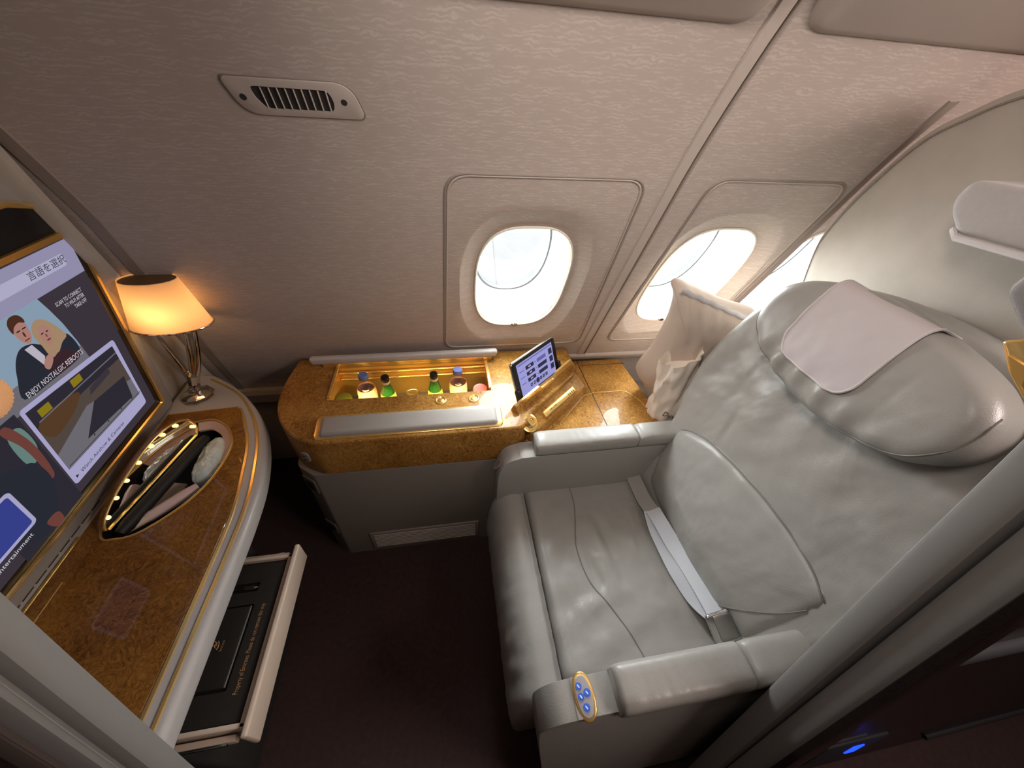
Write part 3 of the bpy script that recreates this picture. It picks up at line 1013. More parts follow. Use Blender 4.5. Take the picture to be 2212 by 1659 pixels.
def glassb(name, label, loc):
    r = thing(name, label, 'bottle', loc, 'green glass bottles in the minibar')
    MB().lathe([(0, 0.0), (0.026, 0.0), (0.029, 0.006), (0.029, 0.085), (0.024, 0.120), (0.013, 0.160), (0.0115, 0.182), (0, 0.182)], loc, (0, 0, 1), 32).build('bottle_body', M_GREENG, r)
    lb = MB().lathe([(0.0296, 0.020), (0.0296, 0.086), (0.0255, 0.115), (0.0252, 0.115)], loc, (0, 0, 1), 32).build('bottle_label', M_LABYEL, r)
    MB().lathe([(0.0135, 0.170), (0.0150, 0.180), (0.0150, 0.188), (0.013, 0.192), (0, 0.192)], loc, (0, 0, 1), 24).build('crown_cap', M_CAPDK, r)
    MB().lathe([(0.0130, 0.160), (0.0142, 0.163), (0.0142, 0.171), (0.0125, 0.172)], loc, (0, 0, 1), 24).build('neck_foil', M_CREAM, r)
    text('Perrier', (Vector(loc) + Vector((-0.017, -0.0297, 0.094)), (1, 0, 0), (0, 0.13, 1), (0, -1, 0.1)), 0.012, lb, M_CAPBLUE, 'label_text', lift=0.0025)
    return r


water('water_bottle', 'blue-capped water bottle with pink label, at the left in the minibar', (-0.312, 1.078, ZF))
water('water_bottle', 'blue-capped water bottle with pink label, at the right in the minibar', (0.020, 1.080, ZF))
glassb('glass_bottle', 'green glass bottle with yellow label beside the left water bottle', (-0.240, 1.078, ZF))
glassb('glass_bottle', 'green glass bottle with yellow label beside the right water bottle', (-0.068, 1.082, ZF))
for nm, lb, loc, cm in (('juice_jar', 'short jar with olive green lid in the left end of the minibar', (-0.394, 1.065, ZF), M_CAPGR), ('juice_jar', 'short jar with pink lid in the right end of the minibar', (0.103, 1.072, ZF), M_CAPRED)):
    r = thing(nm, lb, 'jar', loc)
    MB().lathe([(0, 0), (0.027, 0), (0.029, 0.004), (0.029, 0.085), (0.024, 0.102), (0, 0.102)], loc, (0, 0, 1), 28).build('jar_body', M_CREAM, r)
    MB().lathe([(0.0255, 0.096), (0.0285, 0.098), (0.0285, 0.110), (0.026, 0.114), (0.020, 0.1125), (0, 0.1125)], loc, (0, 0, 1), 28).build('lid', cm, r)
gl_ = MB().lathe([(0.024, 0.0), (0.028, 0.002), (0.034, 0.085), (0.0335, 0.088), (0.032, 0.086), (0.0265, 0.006), (0, 0.006)], (-0.155, 1.085, ZF), (0, 0, 1), 36).build('drinking_glass', M_GLASS)
tag(gl_, 'clear round drinking glass between the green bottles in the minibar', 'glass')
area('minibar_light', (-0.145, 1.010, 0.690), (radians(38), 0, 0), 0.50, 0.012, 1.5, (1.0, 0.74, 0.22), 130)

# ------------------------------------------------------------------ forward shell behind the screen
TB = Vector((0.17326509, 0, 0.98487523)); TNV = Vector((0.98487523, 0, -0.17326509))
P0 = Vector((-0.93, 0.30, 0.73))


def tv(u, v, n=0.0):
    return P0 + Vector((0, 1, 0)) * u + TB * v + TNV * n


mb = MB()
nz_ = 24
rows = []
for i in range(nz_):
    z = 0.02 + 1.48 * i / (nz_ - 1)
    xs = -0.93 + 0.176 * (z - 0.73) - 0.035 if z > 0.6 else -0.93 + 0.176 * (0.6 - 0.73) - 0.035
    ye = wy(z) - 0.012
    rows.append([mb.bm.verts.new((xs, -0.2, z)), mb.bm.verts.new((xs, ye - 0.055, z)), mb.bm.verts.new((xs + 0.006, ye - 0.040, z)), mb.bm.verts.new((xs + 0.030, ye - 0.030, z)), mb.bm.verts.new((xs + 0.055, ye - 0.026, z)), mb.bm.verts.new((xs + 0.065, ye - 0.018, z)), mb.bm.verts.new((xs + 0.065, ye, z))])
for a, b in zip(rows, rows[1:]):
    for j in range(6):
        mb.bm.faces.new((a[j], a[j + 1], b[j + 1], b[j]))
tag(mb.build('wall_forward', M_SUEDE, smooth=40), 'cream forward shell panel behind the screen', None, kind='structure')

# ------------------------------------------------------------------ television
tvr = thing('television', 'large wall screen in a gold frame above the burl desk', 'television', tuple(tv(0.3, 0.27)))
sur = [(-0.16, -0.064), (0.690, -0.064), (0.778, -0.066), (0.742, 0.560), (0.722, 0.625), (0.60, 0.668), (0.2, 0.69), (-0.16, 0.69)]
MB().prism(rcorner(sur, [0, 0, 0.03, 0.03, 0.03, 0.02, 0, 0], 4), (tv(0, 0, -0.030), (0, 1, 0), TB, TNV), 0.036, 0.012, 4).build('surround', M_GREY, tvr, 'grey moulded surround', smooth=35)
fr = [(-0.12, -0.008), (0.7234, -0.008), (0.7015, 0.545), (0.7000, 0.575), (0.668, 0.603), (0.585, 0.630), (0.30, 0.645), (-0.12, 0.645)]
MB().prism(rcorner(fr, [0, 0.012, 0, 0.012, 0.02, 0, 0, 0], 4), (tv(0, 0, 0.004), (0, 1, 0), TB, TNV), 0.006, 0.002, 2).build('bezel', M_BLACK, tvr, 'black glass bezel')
MB().tube([tv(u, v, 0.0105) for u, v in rcorner(fr, [0, 0.012, 0, 0.012, 0.02, 0, 0, 0], 4)], 0.0062, True, 8, upv=TNV).build('frame', M_GOLD, tvr, 'gold frame')
MB().sweep([tv(-0.12, 0.552, 0.012), tv(0.700, 0.546, 0.012)], [(-0.006, -0.003), (0.006, -0.003), (0.006, 0.004), (-0.006, 0.004)], upv=TNV).build('cross_bar', M_GOLDS, tvr)
SE = 0.90


def scm(n, r, g, b):
    return emat('screen_' + n, srgb(r, g, b), SE)


M_S_BG = scm('bg', 62, 54, 62); M_S_LAV = scm('lavender', 150, 146, 176); M_S_PILL = scm('pill', 178, 176, 204)
M_S_TXT = scm('white', 214, 208, 214); M_S_DK = scm('dark', 48, 44, 54); M_S_SKY = scm('sky', 138, 160, 180)
M_S_SUIT = scm('suit', 42, 44, 54); M_S_SKIN = scm('skin', 176, 128, 116); M_S_HAIR = scm('hair', 78, 46, 34); M_S_BLONDE = scm('blonde', 168, 138, 108)
M_S_CARD = scm('card', 172, 168, 206); M_S_RUN = scm('runway', 84, 72, 66); M_S_YEL = scm('yellow', 140, 122, 30); M_S_BRN = scm('brown', 88, 62, 42)
M_S_GREYB = scm('greyb', 112, 108, 116); M_S_BLUE = scm('blue', 56, 66, 142); M_S_GREEN = scm('mint', 104, 132, 126); M_S_ARM = scm('arm', 112, 66, 58); M_S_SHIRT = scm('shirt', 190, 184, 196); M_S_WINE = scm('wine', 60, 38, 46)
disp = MB().prism([(-0.10, 0.018), (0.698, 0.018), (0.681, 0.537), (-0.10, 0.537)], (tv(0, 0, 0.010), (0, 1, 0), TB, TNV), 0.0006).build('display', M_S_BG, tvr, smooth=0)
LV = [0.0108]


def sp(nm, pts, m, d=0.0003, parent=None):
    LV[0] += d
    return MB().prism(pts, (tv(0, 0, LV[0]), (0, 1, 0), TB, TNV), 0.00025).build(nm, m, parent or disp, smooth=0)


def stx(s, u, v, h, m, nm, align='LEFT', xs=1.0):
    return text(s, (tv(u, v, LV[0] + 0.0004), (0, 1, 0), TB, TNV), h, disp, m, nm, align, xs)


sp('menu_band', [(-0.10, 0.456), (0.682, 0.456), (0.6805, 0.535), (-0.10, 0.535)], M_S_LAV)
sp('menu_button', rrect(0.42, 0.486, 0.647, 0.512, 0.006), M_S_PILL)
stx('言語を選択', 0.547, 0.4935, 0.0145, M_S_DK, 'menu_text')
poster = sp('poster', [(0.20, 0.293), (0.576, 0.283), (0.571, 0.33), (0.562, 0.385), (0.551, 0.425), (0.540, 0.4575), (0.20, 0.4575)], M_S_SKY)
sp('poster_shade', [(0.20, 0.286), (0.577, 0.276), (0.573, 0.318), (0.52, 0.328), (0.40, 0.335), (0.20, 0.335)], M_S_GREYB)
# film-poster couple: man in a dark suit behind a fair-haired woman
sp('suit', spline([(0.40, 0.302), (0.415, 0.350), (0.432, 0.378), (0.452, 0.392), (0.476, 0.388), (0.500, 0.372), (0.548, 0.366), (0.562, 0.350), (0.566, 0.315), (0.55, 0.296), (0.47, 0.296)], 48), M_S_SUIT)
sp('shirt', [(0.458, 0.386), (0.476, 0.386), (0.486, 0.350), (0.474, 0.335)], M_S_SHIRT)
sp('man_face', spline([(0.462, 0.405), (0.459, 0.425), (0.463, 0.441), (0.475, 0.447), (0.487, 0.441), (0.489, 0.420), (0.485, 0.400), (0.474, 0.391)], 32), M_S_SKIN)
sp('man_hair', spline([(0.457, 0.424), (0.456, 0.442), (0.466, 0.454), (0.482, 0.453), (0.490, 0.442), (0.489, 0.432), (0.478, 0.438), (0.465, 0.434)], 32), M_S_HAIR)
sp('woman_hair', spline([(0.492, 0.372), (0.488, 0.398), (0.496, 0.418), (0.512, 0.424), (0.530, 0.412), (0.545, 0.385), (0.553, 0.360), (0.535, 0.352), (0.515, 0.338), (0.496, 0.340)], 40), M_S_BLONDE)
sp('woman_face', spline([(0.500, 0.378), (0.500, 0.398), (0.510, 0.410), (0.523, 0.404), (0.526, 0.386), (0.518, 0.368), (0.508, 0.362)], 30), M_S_SKIN)
sp('woman_dress', spline([(0.482, 0.300), (0.490, 0.326), (0.515, 0.340), (0.545, 0.326), (0.552, 0.300)], 24), M_S_WINE)
for u, v, w, h, m in ((0.467, 0.424, 0.005, 0.0014, M_S_SUIT), (0.480, 0.424, 0.005, 0.0014, M_S_SUIT), (0.4735, 0.413, 0.002, 0.006, M_S_HAIR), (0.4735, 0.401, 0.007, 0.0014, M_S_ARM), (0.506, 0.394, 0.0035, 0.0014, M_S_SUIT), (0.518, 0.393, 0.0035, 0.0014, M_S_SUIT), (0.512, 0.386, 0.0016, 0.004, M_S_ARM), (0.512, 0.376, 0.005, 0.0022, M_S_ARM)):
    sp('face_line', ell(u, v, w, h, 12), m, 0.00005)
sp('hand', spline([(0.470, 0.332), (0.478, 0.345), (0.492, 0.350), (0.498, 0.340), (0.488, 0.328), (0.476, 0.322)], 24), M_S_SKIN)
stx('ENJOY NOSTALGIC REBOOTS', 0.404, 0.3015, 0.0135, M_S_TXT, 'poster_text', xs=0.64)
stx('SCAN TO CONNECT', 0.643, 0.424, 0.0095, M_S_TXT, 'notice_text', 'RIGHT', 0.62)
stx('TO WI-FI AFTER', 0.643, 0.411, 0.0095, M_S_TXT, 'notice_text', 'RIGHT', 0.62)
stx('TAKE-OFF', 0.643, 0.398, 0.0095, M_S_TXT, 'notice_text', 'RIGHT', 0.62)
# airshow card
card = sp('card', rcorner([(0.370, 0.050), (0.6615, 0.050), (0.658, 0.278), (0.3725, 0.293)], 0.010, 4), M_S_CARD)
sp('card_picture', [(0.3785, 0.098), (0.6525, 0.092), (0.6445, 0.265), (0.381, 0.281)], M_S_RUN)
sp('picture_floor', [(0.3785, 0.098), (0.6525, 0.092), (0.649, 0.150), (0.50, 0.190), (0.379, 0.150)], M_S_GREYB)
sp('picture_ceiling', [(0.380, 0.225), (0.381, 0.281), (0.6445, 0.265), (0.646, 0.225)], M_S_DK)
sp('picture_glow', spline([(0.382, 0.235), (0.43, 0.248), (0.50, 0.235), (0.47, 0.205), (0.40, 0.190)], 20), M_S_BRN)
sp('picture_band', [(0.390, 0.243), (0.391, 0.246), (0.645, 0.246), (0.645, 0.243)], M_S_GREYB)
sp('picture_panel', [(0.455, 0.120), (0.625, 0.105), (0.632, 0.175), (0.520, 0.185)], M_S_DK)
sp('picture_row', [(0.52, 0.205), (0.60, 0.213), (0.60, 0.230), (0.53, 0.222)], M_S_BG)
for u, v in ((0.400, 0.250), (0.495, 0.252)):
    sp('sign', [(u, v), (u + 0.030, v), (u + 0.030, v + 0.019), (u, v + 0.020)], M_S_YEL)
for u, v in ((0.470, 0.114), (0.520, 0.110), (0.570, 0.107), (0.615, 0.104)):
    sp('marker', [(u, v), (u + 0.006, v), (u + 0.003, v + 0.006)], M_S_SUIT)
sp('picture_line', [(0.380, 0.1075), (0.652, 0.100), (0.652, 0.1015), (0.380, 0.109)], M_S_SUIT)
sp('play_icon', [(0.3775, 0.068), (0.3855, 0.0725), (0.3775, 0.077)], M_S_SUIT)
stx('Watch Airshow & Cameras', 0.393, 0.068, 0.0110, M_S_SUIT, 'card_text', xs=0.95)
# photo at the lower left: child lying on a seat
sp('photo_back', [(0.20, 0.02), (0.362, 0.02), (0.360, 0.30), (0.20, 0.30)], M_S_DK)
sp('photo_paper', spline([(0.322, 0.268), (0.352, 0.270), (0.356, 0.215), (0.335, 0.185), (0.318, 0.200)], 24), M_S_GREEN)
sp('photo_arm', spline([(0.318, 0.285), (0.335, 0.290), (0.350, 0.235), (0.352, 0.180), (0.346, 0.130), (0.334, 0.128), (0.336, 0.180), (0.332, 0.235)], 36), M_S_ARM)
sp('photo_body', spline([(0.25, 0.225), (0.300, 0.205), (0.330, 0.185), (0.335, 0.120), (0.300, 0.050), (0.24, 0.035), (0.21, 0.12)], 36), M_S_SUIT)
sp('photo_knee', spline([(0.270, 0.052), (0.300, 0.050), (0.300, 0.020), (0.280, 0.020)], 16), M_S_ARM)
tile = sp('menu_tile', rrect(0.14, 0.078, 0.262, 0.185, 0.010), M_S_CARD)
sp('tile_picture', rrect(0.148, 0.086, 0.254, 0.177, 0.006), M_S_BLUE)
stx('Entertainment', 0.238, 0.0615, 0.0110, M_S_TXT, 'tile_text', 'RIGHT')

# peach pleated shade close to the screen's left part
pl = thing('pleated_shade', 'peach pleated scalloped lampshade at the photo\'s left edge before the screen', 'lampshade', (-0.86, 0.62, 1.09))
mb = MB()
pr_ = []
nP = 120
for k, (r, z) in enumerate(((0.002, 0.076), (0.020, 0.075), (0.050, 0.070), (0.078, 0.045), (0.088, 0.0))):
    pr_.append([mb.bm.verts.new(tv(0.332, 0.366, 0.014) + (Vector((0, 1, 0)) * cos(2 * pi * i / nP) + TB * sin(2 * pi * i / nP)) * (r * 0.50 * (1 + (0.03 if k else 0) * cos(2 * pi * i / nP * 30))) + TNV * (0.01 + 0.30 * z)) for i in range(nP)])
for a, b in zip(pr_, pr_[1:]):
    for i in range(nP):
        mb.bm.faces.new((a[i], a[(i + 1) % nP], b[(i + 1) % nP], b[i]))
mb.build('pleated_cover', mat('peach_pleats', (0.85, 0.48, 0.26), 0.7, emit=((1.0, 0.5, 0.2), 0.25)), pl)
MB().lathe([(0.012, 0.0), (0.012, 0.030), (0.0, 0.032)], tv(0.332, 0.366, 0.011), TNV, 20).build('holder', M_GOLDS, pl)

# ------------------------------------------------------------------ desk below the screen
dkr = thing('vanity_desk', 'curved walnut burl desk with gold inlay lines and pop-up vanity below the screen', 'desk', (-0.75, 0.6, 0.0))
ZD = 0.66
outer = spline([(-0.545, 0.165), (-0.545, 0.30), (-0.545, 0.50), (-0.546, 0.62), (-0.556, 0.735), (-0.588, 0.865), (-0.640, 0.985), (-0.720, 1.095), (-0.80, 1.175), (-0.88, 1.235)], 50, False)
outl = list(outer) + [(-0.96, 1.250), (-0.965, 0.165)]
inl = spline([(-0.600, 0.17), (-0.600, 0.30), (-0.600, 0.55), (-0.606, 0.65), (-0.620, 0.735), (-0.648, 0.865), (-0.690, 0.965), (-0.722, 1.030)], 40, False)
inl = list(inl) + [(-0.735, 1.042), (-0.936, 1.022), (-0.926, 0.60), (-0.926, 0.17)]
leaf = spline([(-0.878, 0.594), (-0.850, 0.583), (-0.797, 0.594), (-0.735, 0.655), (-0.698, 0.725), (-0.684, 0.800), (-0.684, 0.865), (-0.708, 0.920), (-0.740, 0.960), (-0.790, 0.985), (-0.860, 0.960), (-0.905, 0.860), (-0.912, 0.750), (-0.900, 0.650)], 72)
mb = MB().prism(outl, zf(ZD - 0.058), 0.057, 0.022, 6, 0.018)
mb.cut(MB().prism(leaf, zf(0.5), 0.3))
mb.build('desk_top', M_BULLNOSE, dkr, 'grey desk top with rounded rim', smooth=35)
mb = MB().prism(inl, zf(ZD - 0.003), 0.0042, 0.001, 1)
mb.cut(MB().prism(leaf, zf(0.5), 0.3))
mb.build('burl_panel', M_BURLD, dkr, 'walnut burl panel')


def ribbon(path, w, z, h, m, nm, parent):
    mb = MB().sweep([(p[0], p[1], z) for p in path], [(-w / 2, 0), (w / 2, 0), (w / 2 * 0.7, h), (-w / 2 * 0.7, h)])
    return mb.build(nm, m, parent, smooth=30)


g1 = spline([(-0.594, 0.17), (-0.594, 0.30), (-0.594, 0.55), (-0.600, 0.65), (-0.614, 0.735), (-0.642, 0.865), (-0.684, 0.968), (-0.722, 1.036)], 60, False)
g2 = spline([(-0.568, 0.17), (-0.568, 0.30), (-0.568, 0.56), (-0.573, 0.66), (-0.586, 0.745), (-0.616, 0.872), (-0.664, 0.985), (-0.735, 1.090), (-0.80, 1.150), (-0.88, 1.205)], 60, False)
ribbon(g1, 0.009, ZD - 0.001, 0.003, M_GOLD, 'gold_inlay', dkr)
ribbon(g2, 0.009, ZD - 0.001, 0.003, M_GOLD, 'gold_inlay', dkr)
ribbon([(-0.728, 1.043), (-0.83, 1.033), (-0.935, 1.024)], 0.004, ZD - 0.001, 0.003, M_GOLD, 'gold_inlay', dkr)
ribbon([(-0.928, 0.17), (-0.928, 0.40), (-0.928, 0.60)], 0.009, ZD - 0.001, 0.004, M_GOLD, 'gold_inlay', dkr)
ribbon([(-0.893, 0.17), (-0.893, 0.40), (-0.893, 0.49)], 0.003, ZD + 0.0006, 0.001, M_GOLDS, 'gold_inlay', dkr)
# slotted grey strip rising to the screen
A_ = Vector((-0.934, 0.0, ZD - 0.002)); B_ = Vector((-0.952, 0, 0.718)) - A_; Bn = B_.normalized(); Nn_ = Vector((Bn.z, 0, -Bn.x))
sl = MB().prism([(0.17, 0), (0.98, 0), (0.98, B_.length), (0.17, B_.length)], (A_ - Nn_ * 0.012, (0, 1, 0), Bn, Nn_), 0.012, 0.002).build('speaker_strip', M_GREY, dkr)
for k in range(4):
    for j in range(10):
        ln = 0.018 if k == 2 else 0.030
        MB().box(tuple(A_ + Vector((0, 0.36 + j * 0.036, 0)) + Bn * (0.012 + k * 0.010) + Nn_ * 0.0002), (0.0012, ln, 0.003), rot=Matrix((Nn_, Vector((0, 1, 0)), Bn)).transposed()).build('slot', M_DARK, sl)
# vanity well
mb = MB()
rows = []
for z, k in ((ZD + 0.0005, 1.0), (ZD - 0.03, 0.985), (ZD - 0.075, 0.92)):
    rows.append([mb.bm.verts.new((-0.797 + (p[0] + 0.797) * k, 0.78 + (p[1] - 0.78) * k, z)) for p in leaf])
for a, b in zip(rows, rows[1:]):
    for i in range(len(leaf)):
        j = (i + 1) % len(leaf)
        mb.bm.faces.new((a[i], a[j], b[j], b[i]))
mb.bm.faces.new(rows[-1])
mb.build('vanity_well', M_BLACKM, dkr, 'black-lined vanity well', smooth=50)
MB().tube([(p[0], p[1], ZD + 0.002) for p in leaf], 0.0032, True, 8).build('well_rim', M_GOLDS, dkr, 'gold rim of the vanity well')
# cream inner collar at the far end of the well
co_ = [p for p in leaf if p[1] > 0.80 and p[0] > -0.83]
MB().sweep([(p[0], p[1], ZD - 0.001) for p in co_], [(0.0, 0.002), (0.0, -0.004), (-0.024, -0.022), (-0.026, -0.014)]).build('well_collar', M_PEACH, dkr, 'cream collar', smooth=50)
# mirror lid standing up, hinged on the straight line across the well
h0 = Vector((-0.866, 0.605, ZD + 0.006)); h1 = Vector((-0.800, 0.918, ZD + 0.006))
mA = (h1 - h0).normalized(); mLen = (h1 - h0).length
side = Vector((mA.y, -mA.x, 0))                      # towards the seat
LTm = radians(9)
mB = (Vector((0, 0, cos(LTm))) - side * sin(LTm)).normalized()
mN = (side * cos(LTm) + Vector((0, 0, sin(LTm)))).normalized()
half = [(0.0, 0.0), (mLen, 0.0), (mLen + 0.016, 0.018), (mLen + 0.018, 0.042), (mLen + 0.002, 0.067), (0.278, 0.085), (0.211, 0.088), (0.124, 0.071), (0.049, 0.047), (0.008, 0.024), (-0.004, 0.007)]
hs = [half[0]] + spline(half[1:], 44, False) 
lidm = MB().prism([(a * 1.0, b) for a, b in hs], (h0 - mN * 0.020, mA, mB, mN), 0.018, 0.003, 2, 0.010).build('vanity_lid', M_BURLD, dkr, 'walnut burl vanity lid standing open')
cx_, cy_ = 0.178, 0.036
MB().prism([(cx_ + (a - cx_) * 0.965, cy_ + (b - cy_) * 0.93) for a, b in hs], (h0 - mN * 0.0025, mA, mB, mN), 0.0015).build('mirror', M_MIRROR, lidm, smooth=0)
MB().tube([h0 + mA * (cx_ + (a - cx_) * 0.98) + mB * (cy_ + (b - cy_) * 0.965) for a, b in hs], 0.0032, True, 8, upv=mN).build('mirror_frame', M_GOLD, lidm, 'gold mirror frame')
cur = hs[2:]
acc = [0.0]
for a, b in zip(cur, cur[1:]):
    acc.append(acc[-1] + sqrt((a[0] - b[0]) ** 2 + (a[1] - b[1]) ** 2))
for k in range(8):
    s = acc[-1] * (0.07 + 0.87 * k / 7 + (0.02 if k in (1, 2) else 0))
    i = next(i for i in range(len(acc)) if acc[i] >= min(s, acc[-1]))
    a, b = cur[i]
    p = h0 + mA * (cx_ + (a - cx_) * 0.925) + mB * (cy_ + (b - cy_) * 0.83) + mN * 0.002
    MB().lathe([(0.0052, 0.0), (0.0048, 0.003), (0.0034, 0.005), (0, 0.006)], p, mN, 16).build('bulb', M_BULB, lidm)
# soft black roll along the hinge
MB().tube([h0 + mA * (mLen * i / 14 + 0.0) + side * 0.022 + Vector((0, 0, -0.010)) for i in range(15)], 0.017, seg=16, scale=[0.7] + [1.0] * 13 + [0.7]).build('hinge_roll', M_BLACKM, dkr, 'soft black roll beside the mirror')
# pedestal below
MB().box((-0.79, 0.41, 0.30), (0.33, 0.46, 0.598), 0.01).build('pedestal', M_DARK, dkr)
# pulled-out drawer
zt = 0.508
dr = MB()
dr.box((-0.565, 0.205, zt - 0.026), (0.185, 0.010, 0.052), 0.002).box((-0.565, 0.568, zt - 0.026), (0.185, 0.010, 0.052), 0.002)
dr.box((-0.484, 0.3865, zt - 0.026), (0.012, 0.372, 0.052), 0.002).box((-0.565, 0.3865, zt - 0.050), (0.185, 0.372, 0.006))
drw = dr.build('drawer', M_TRAYFRAME, dkr, 'open drawer with warm light put into its colour', smooth=30)
MB().box((-0.469, 0.3865, zt - 0.024), (0.014, 0.412, 0.078), 0.005, 4).build('drawer_front', M_TRAYFRAME, drw)
for y in (0.190, 0.583):
    MB().box((-0.60, y, zt - 0.034), (0.20, 0.012, 0.026), 0.002).build('runner', M_TRAYFRAME, drw)
    MB().box((-0.575, y + (-0.007 if y < 0.4 else 0.007), zt - 0.030), (0.12, 0.006, 0.012), 0.001).build('runner_rail', M_SILVER, drw)
tl = MB().prism(rrect(-0.655, 0.212, -0.4915, 0.561, 0.012), zf(zt - 0.022), 0.014, 0.003)
tl.cut(MB().prism(rrect(-0.66, 0.272, -0.543, 0.452, 0.003), zf(zt - 0.016), 0.05))
tl.cut(MB().prism(rrect(-0.65, 0.484, -0.546, 0.507, 0.003), zf(zt - 0.017), 0.05))
lin = tl.build('tray_liner', M_TRAY, drw, 'black tray liner with gold notice')
text('Property of Emirates. Please do not remove this tray', ((-0.5165, 0.262, zt - 0.008), (0, 1, 0), (-1, 0, 0), (0, 0, 1)), 0.0105, lin, M_GOLDTXT, 'notice_text', xs=0.60)
wf = thing('writing_folder', 'black folded writing wallet with small gold emblem lying in the drawer', 'folder', (-0.60, 0.362, zt - 0.016))
cv = MB().box((-0.602, 0.362, zt - 0.0095), (0.108, 0.170, 0.012), 0.003, 3).build('cover', mat('black_leatherette', (0.020, 0.017, 0.015), 0.45, bump=('noise', 500, 0.2)), wf)
text('Emirates', ((-0.581, 0.352, zt - 0.0035), (0, 1, 0), (-1, 0, 0), (0, 0, 1)), 0.006, cv, M_GOLDTXT, 'emblem_text', xs=0.8)
mb = MB()
for st_ in ([(-0.009, 0.002), (-0.004, 0.0), (0.004, 0.001), (0.009, 0.004)], [(-0.006, 0.004), (-0.002, 0.009), (0.003, 0.006), (0.006, 0.010)], [(-0.001, 0.003), (0.001, 0.012), (-0.003, 0.015)], [(0.004, 0.004), (0.007, 0.008), (0.009, 0.012)]):
    mb.tube([(-0.592 - b, 0.366 + a, zt - 0.0034) for a, b in spline(st_, 14, False)], 0.0008, seg=5)
mb.build('emblem', M_GOLDTXT, cv)
MB().box((-0.5465, 0.362, zt - 0.0035), (0.002, 0.168, 0.002)).build('edge_binding', M_PIPING, wf)
pen = thing('ballpoint_pen', 'black and silver pen lying in the drawer above the black wallet', 'pen', (-0.60, 0.4955, zt - 0.012))
MB().lathe([(0, 0.0), (0.0042, 0.002), (0.0045, 0.05), (0.0044, 0.065), (0, 0.065)], (-0.645, 0.4955, zt - 0.012), (1, 0, 0), 16).build('barrel', M_BLACK, pen)
MB().lathe([(0.0056, 0.062), (0.0056, 0.082), (0.0036, 0.090), (0.0014, 0.096), (0, 0.096)], (-0.645, 0.4955, zt - 0.012), (1, 0, 0), 16).build('tip', M_CHROME, pen)

# amenities inside the vanity well
M_POUCH = mat('pouch_film', (0.72, 0.93, 0.87), 0.12, coat=0.8, var=(14, 0.25), bump=('noise', 40, 0.9))
mb = MB().pad([(-0.76, 0.76), (-0.715, 0.765), (-0.700, 0.82), (-0.715, 0.885), (-0.745, 0.925), (-0.775, 0.90), (-0.775, 0.82)], zf(ZD - 0.056), 0.044, 0.014, 0.015, disp=lambda a, b, t: 0.006 * fbm(a * 40, b * 40))
tag(mb.build('amenity_pouch', M_POUCH), 'crinkled mint-green plastic pouch in the vanity well', 'pouch')
M_TUBE = mat('pink_tube', (0.78, 0.60, 0.55), 0.35, coat=0.3)
tu = thing('cream_tube', 'pale pink cosmetic tube lying in the vanity well', 'tube', (-0.79, 0.69, ZD - 0.045))
q0 = Vector((-0.836, 0.628, ZD - 0.020)); q1 = Vector((-0.730, 0.735, ZD - 0.018)); qd = (q1 - q0).normalized(); ql = (q1 - q0).length
MB().lathe([(0.0, 0.03), (0.014, 0.03), (0.015, 0.04), (0.016, ql * 0.8), (0.013, ql), (0, ql)], q0, qd, 24).build('tube_body', M_TUBE, tu)
MB().lathe([(0.0, -0.02), (0.008, -0.02), (0.013, 0.03), (0, 0.031)], q0, qd, 24).build('cap', M_CREAM, tu)
text('CARE CREAM', (q0 + qd * 0.045 + Vector((0, 0, 0.0155)), qd, Vector((-qd.y, qd.x, 0)), (0, 0, 1)), 0.006, tu, M_TEXTD, 'print', lift=0.0008) if False else None
cd_ = MB().box((-0.825, 0.735, ZD - 0.052), (0.05, 0.09, 0.004), rot=Matrix.Rotation(radians(-12), 3, 'Z')).build('note_card', M_CREAM)
tag(cd_, 'small cream card lying in the vanity well below the mirror', 'card')

# ------------------------------------------------------------------ table lamp on the desk
lp = thing('table_lamp', 'lit table lamp with oval cream shade and chrome arms on the desk corner', 'lamp', (-0.880, 1.118, ZD))
lc = Vector((-0.880, 1.112, ZD - 0.001))
M_SHADE = shade_mat('lamp_shade', (0.86, 0.66, 0.44), 0.62)
sb = Vector((-0.786, 1.060, 0.984)); stp = Vector((-0.762, 1.035, 1.132))
NS = 64
mb = MB()
rows = []
for k in range(9):
    f = k / 8
    c = sb.lerp(stp, f); a = 0.103 + (0.067 - 0.103) * f; b = 0.060 + (0.040 - 0.060) * f
    c = c + Vector((0, 0, 0))
    rows.append([mb.bm.verts.new(c + Vector((a * cos(2 * pi * i / NS), b * sin(2 * pi * i / NS) , 0.0))) for i in range(NS)])
for a, b in zip(rows, rows[1:]):
    for i in range(NS):
        mb.bm.faces.new((a[i], a[(i + 1) % NS], b[(i + 1) % NS], b[i]))
mb.build('lamp_shade', M_SHADE, lp, 'glowing cream shade', smooth=60)
MB().tube([sb + Vector((0.105 * cos(2 * pi * i / 48), 0.061 * sin(2 * pi * i / 48), -0.001)) for i in range(48)], 0.003, True).build('shade_rim', M_CHROME, lp)
mb = MB(); mb.bm.faces.new([mb.bm.verts.new(stp + Vector((0.065 * cos(2 * pi * i / 48), 0.038 * sin(2 * pi * i / 48), -0.003))) for i in range(48)])
mb.build('shade_cap', mat('amber_diffuser', (0.16, 0.085, 0.03), 0.5, bump=('noise', 30, 0.4)), lp, smooth=0)
MB().lathe([(0, 0.0), (0.047, 0.0), (0.049, 0.006), (0.045, 0.015), (0.026, 0.028), (0.021, 0.030), (0.020, 0.036), (0, 0.036)], lc, (0, 0, 1), 10).build('foot', M_CHROME, lp, 'faceted chrome foot', smooth=20)
base_ = lc + Vector((0.002, -0.002, 0.034))
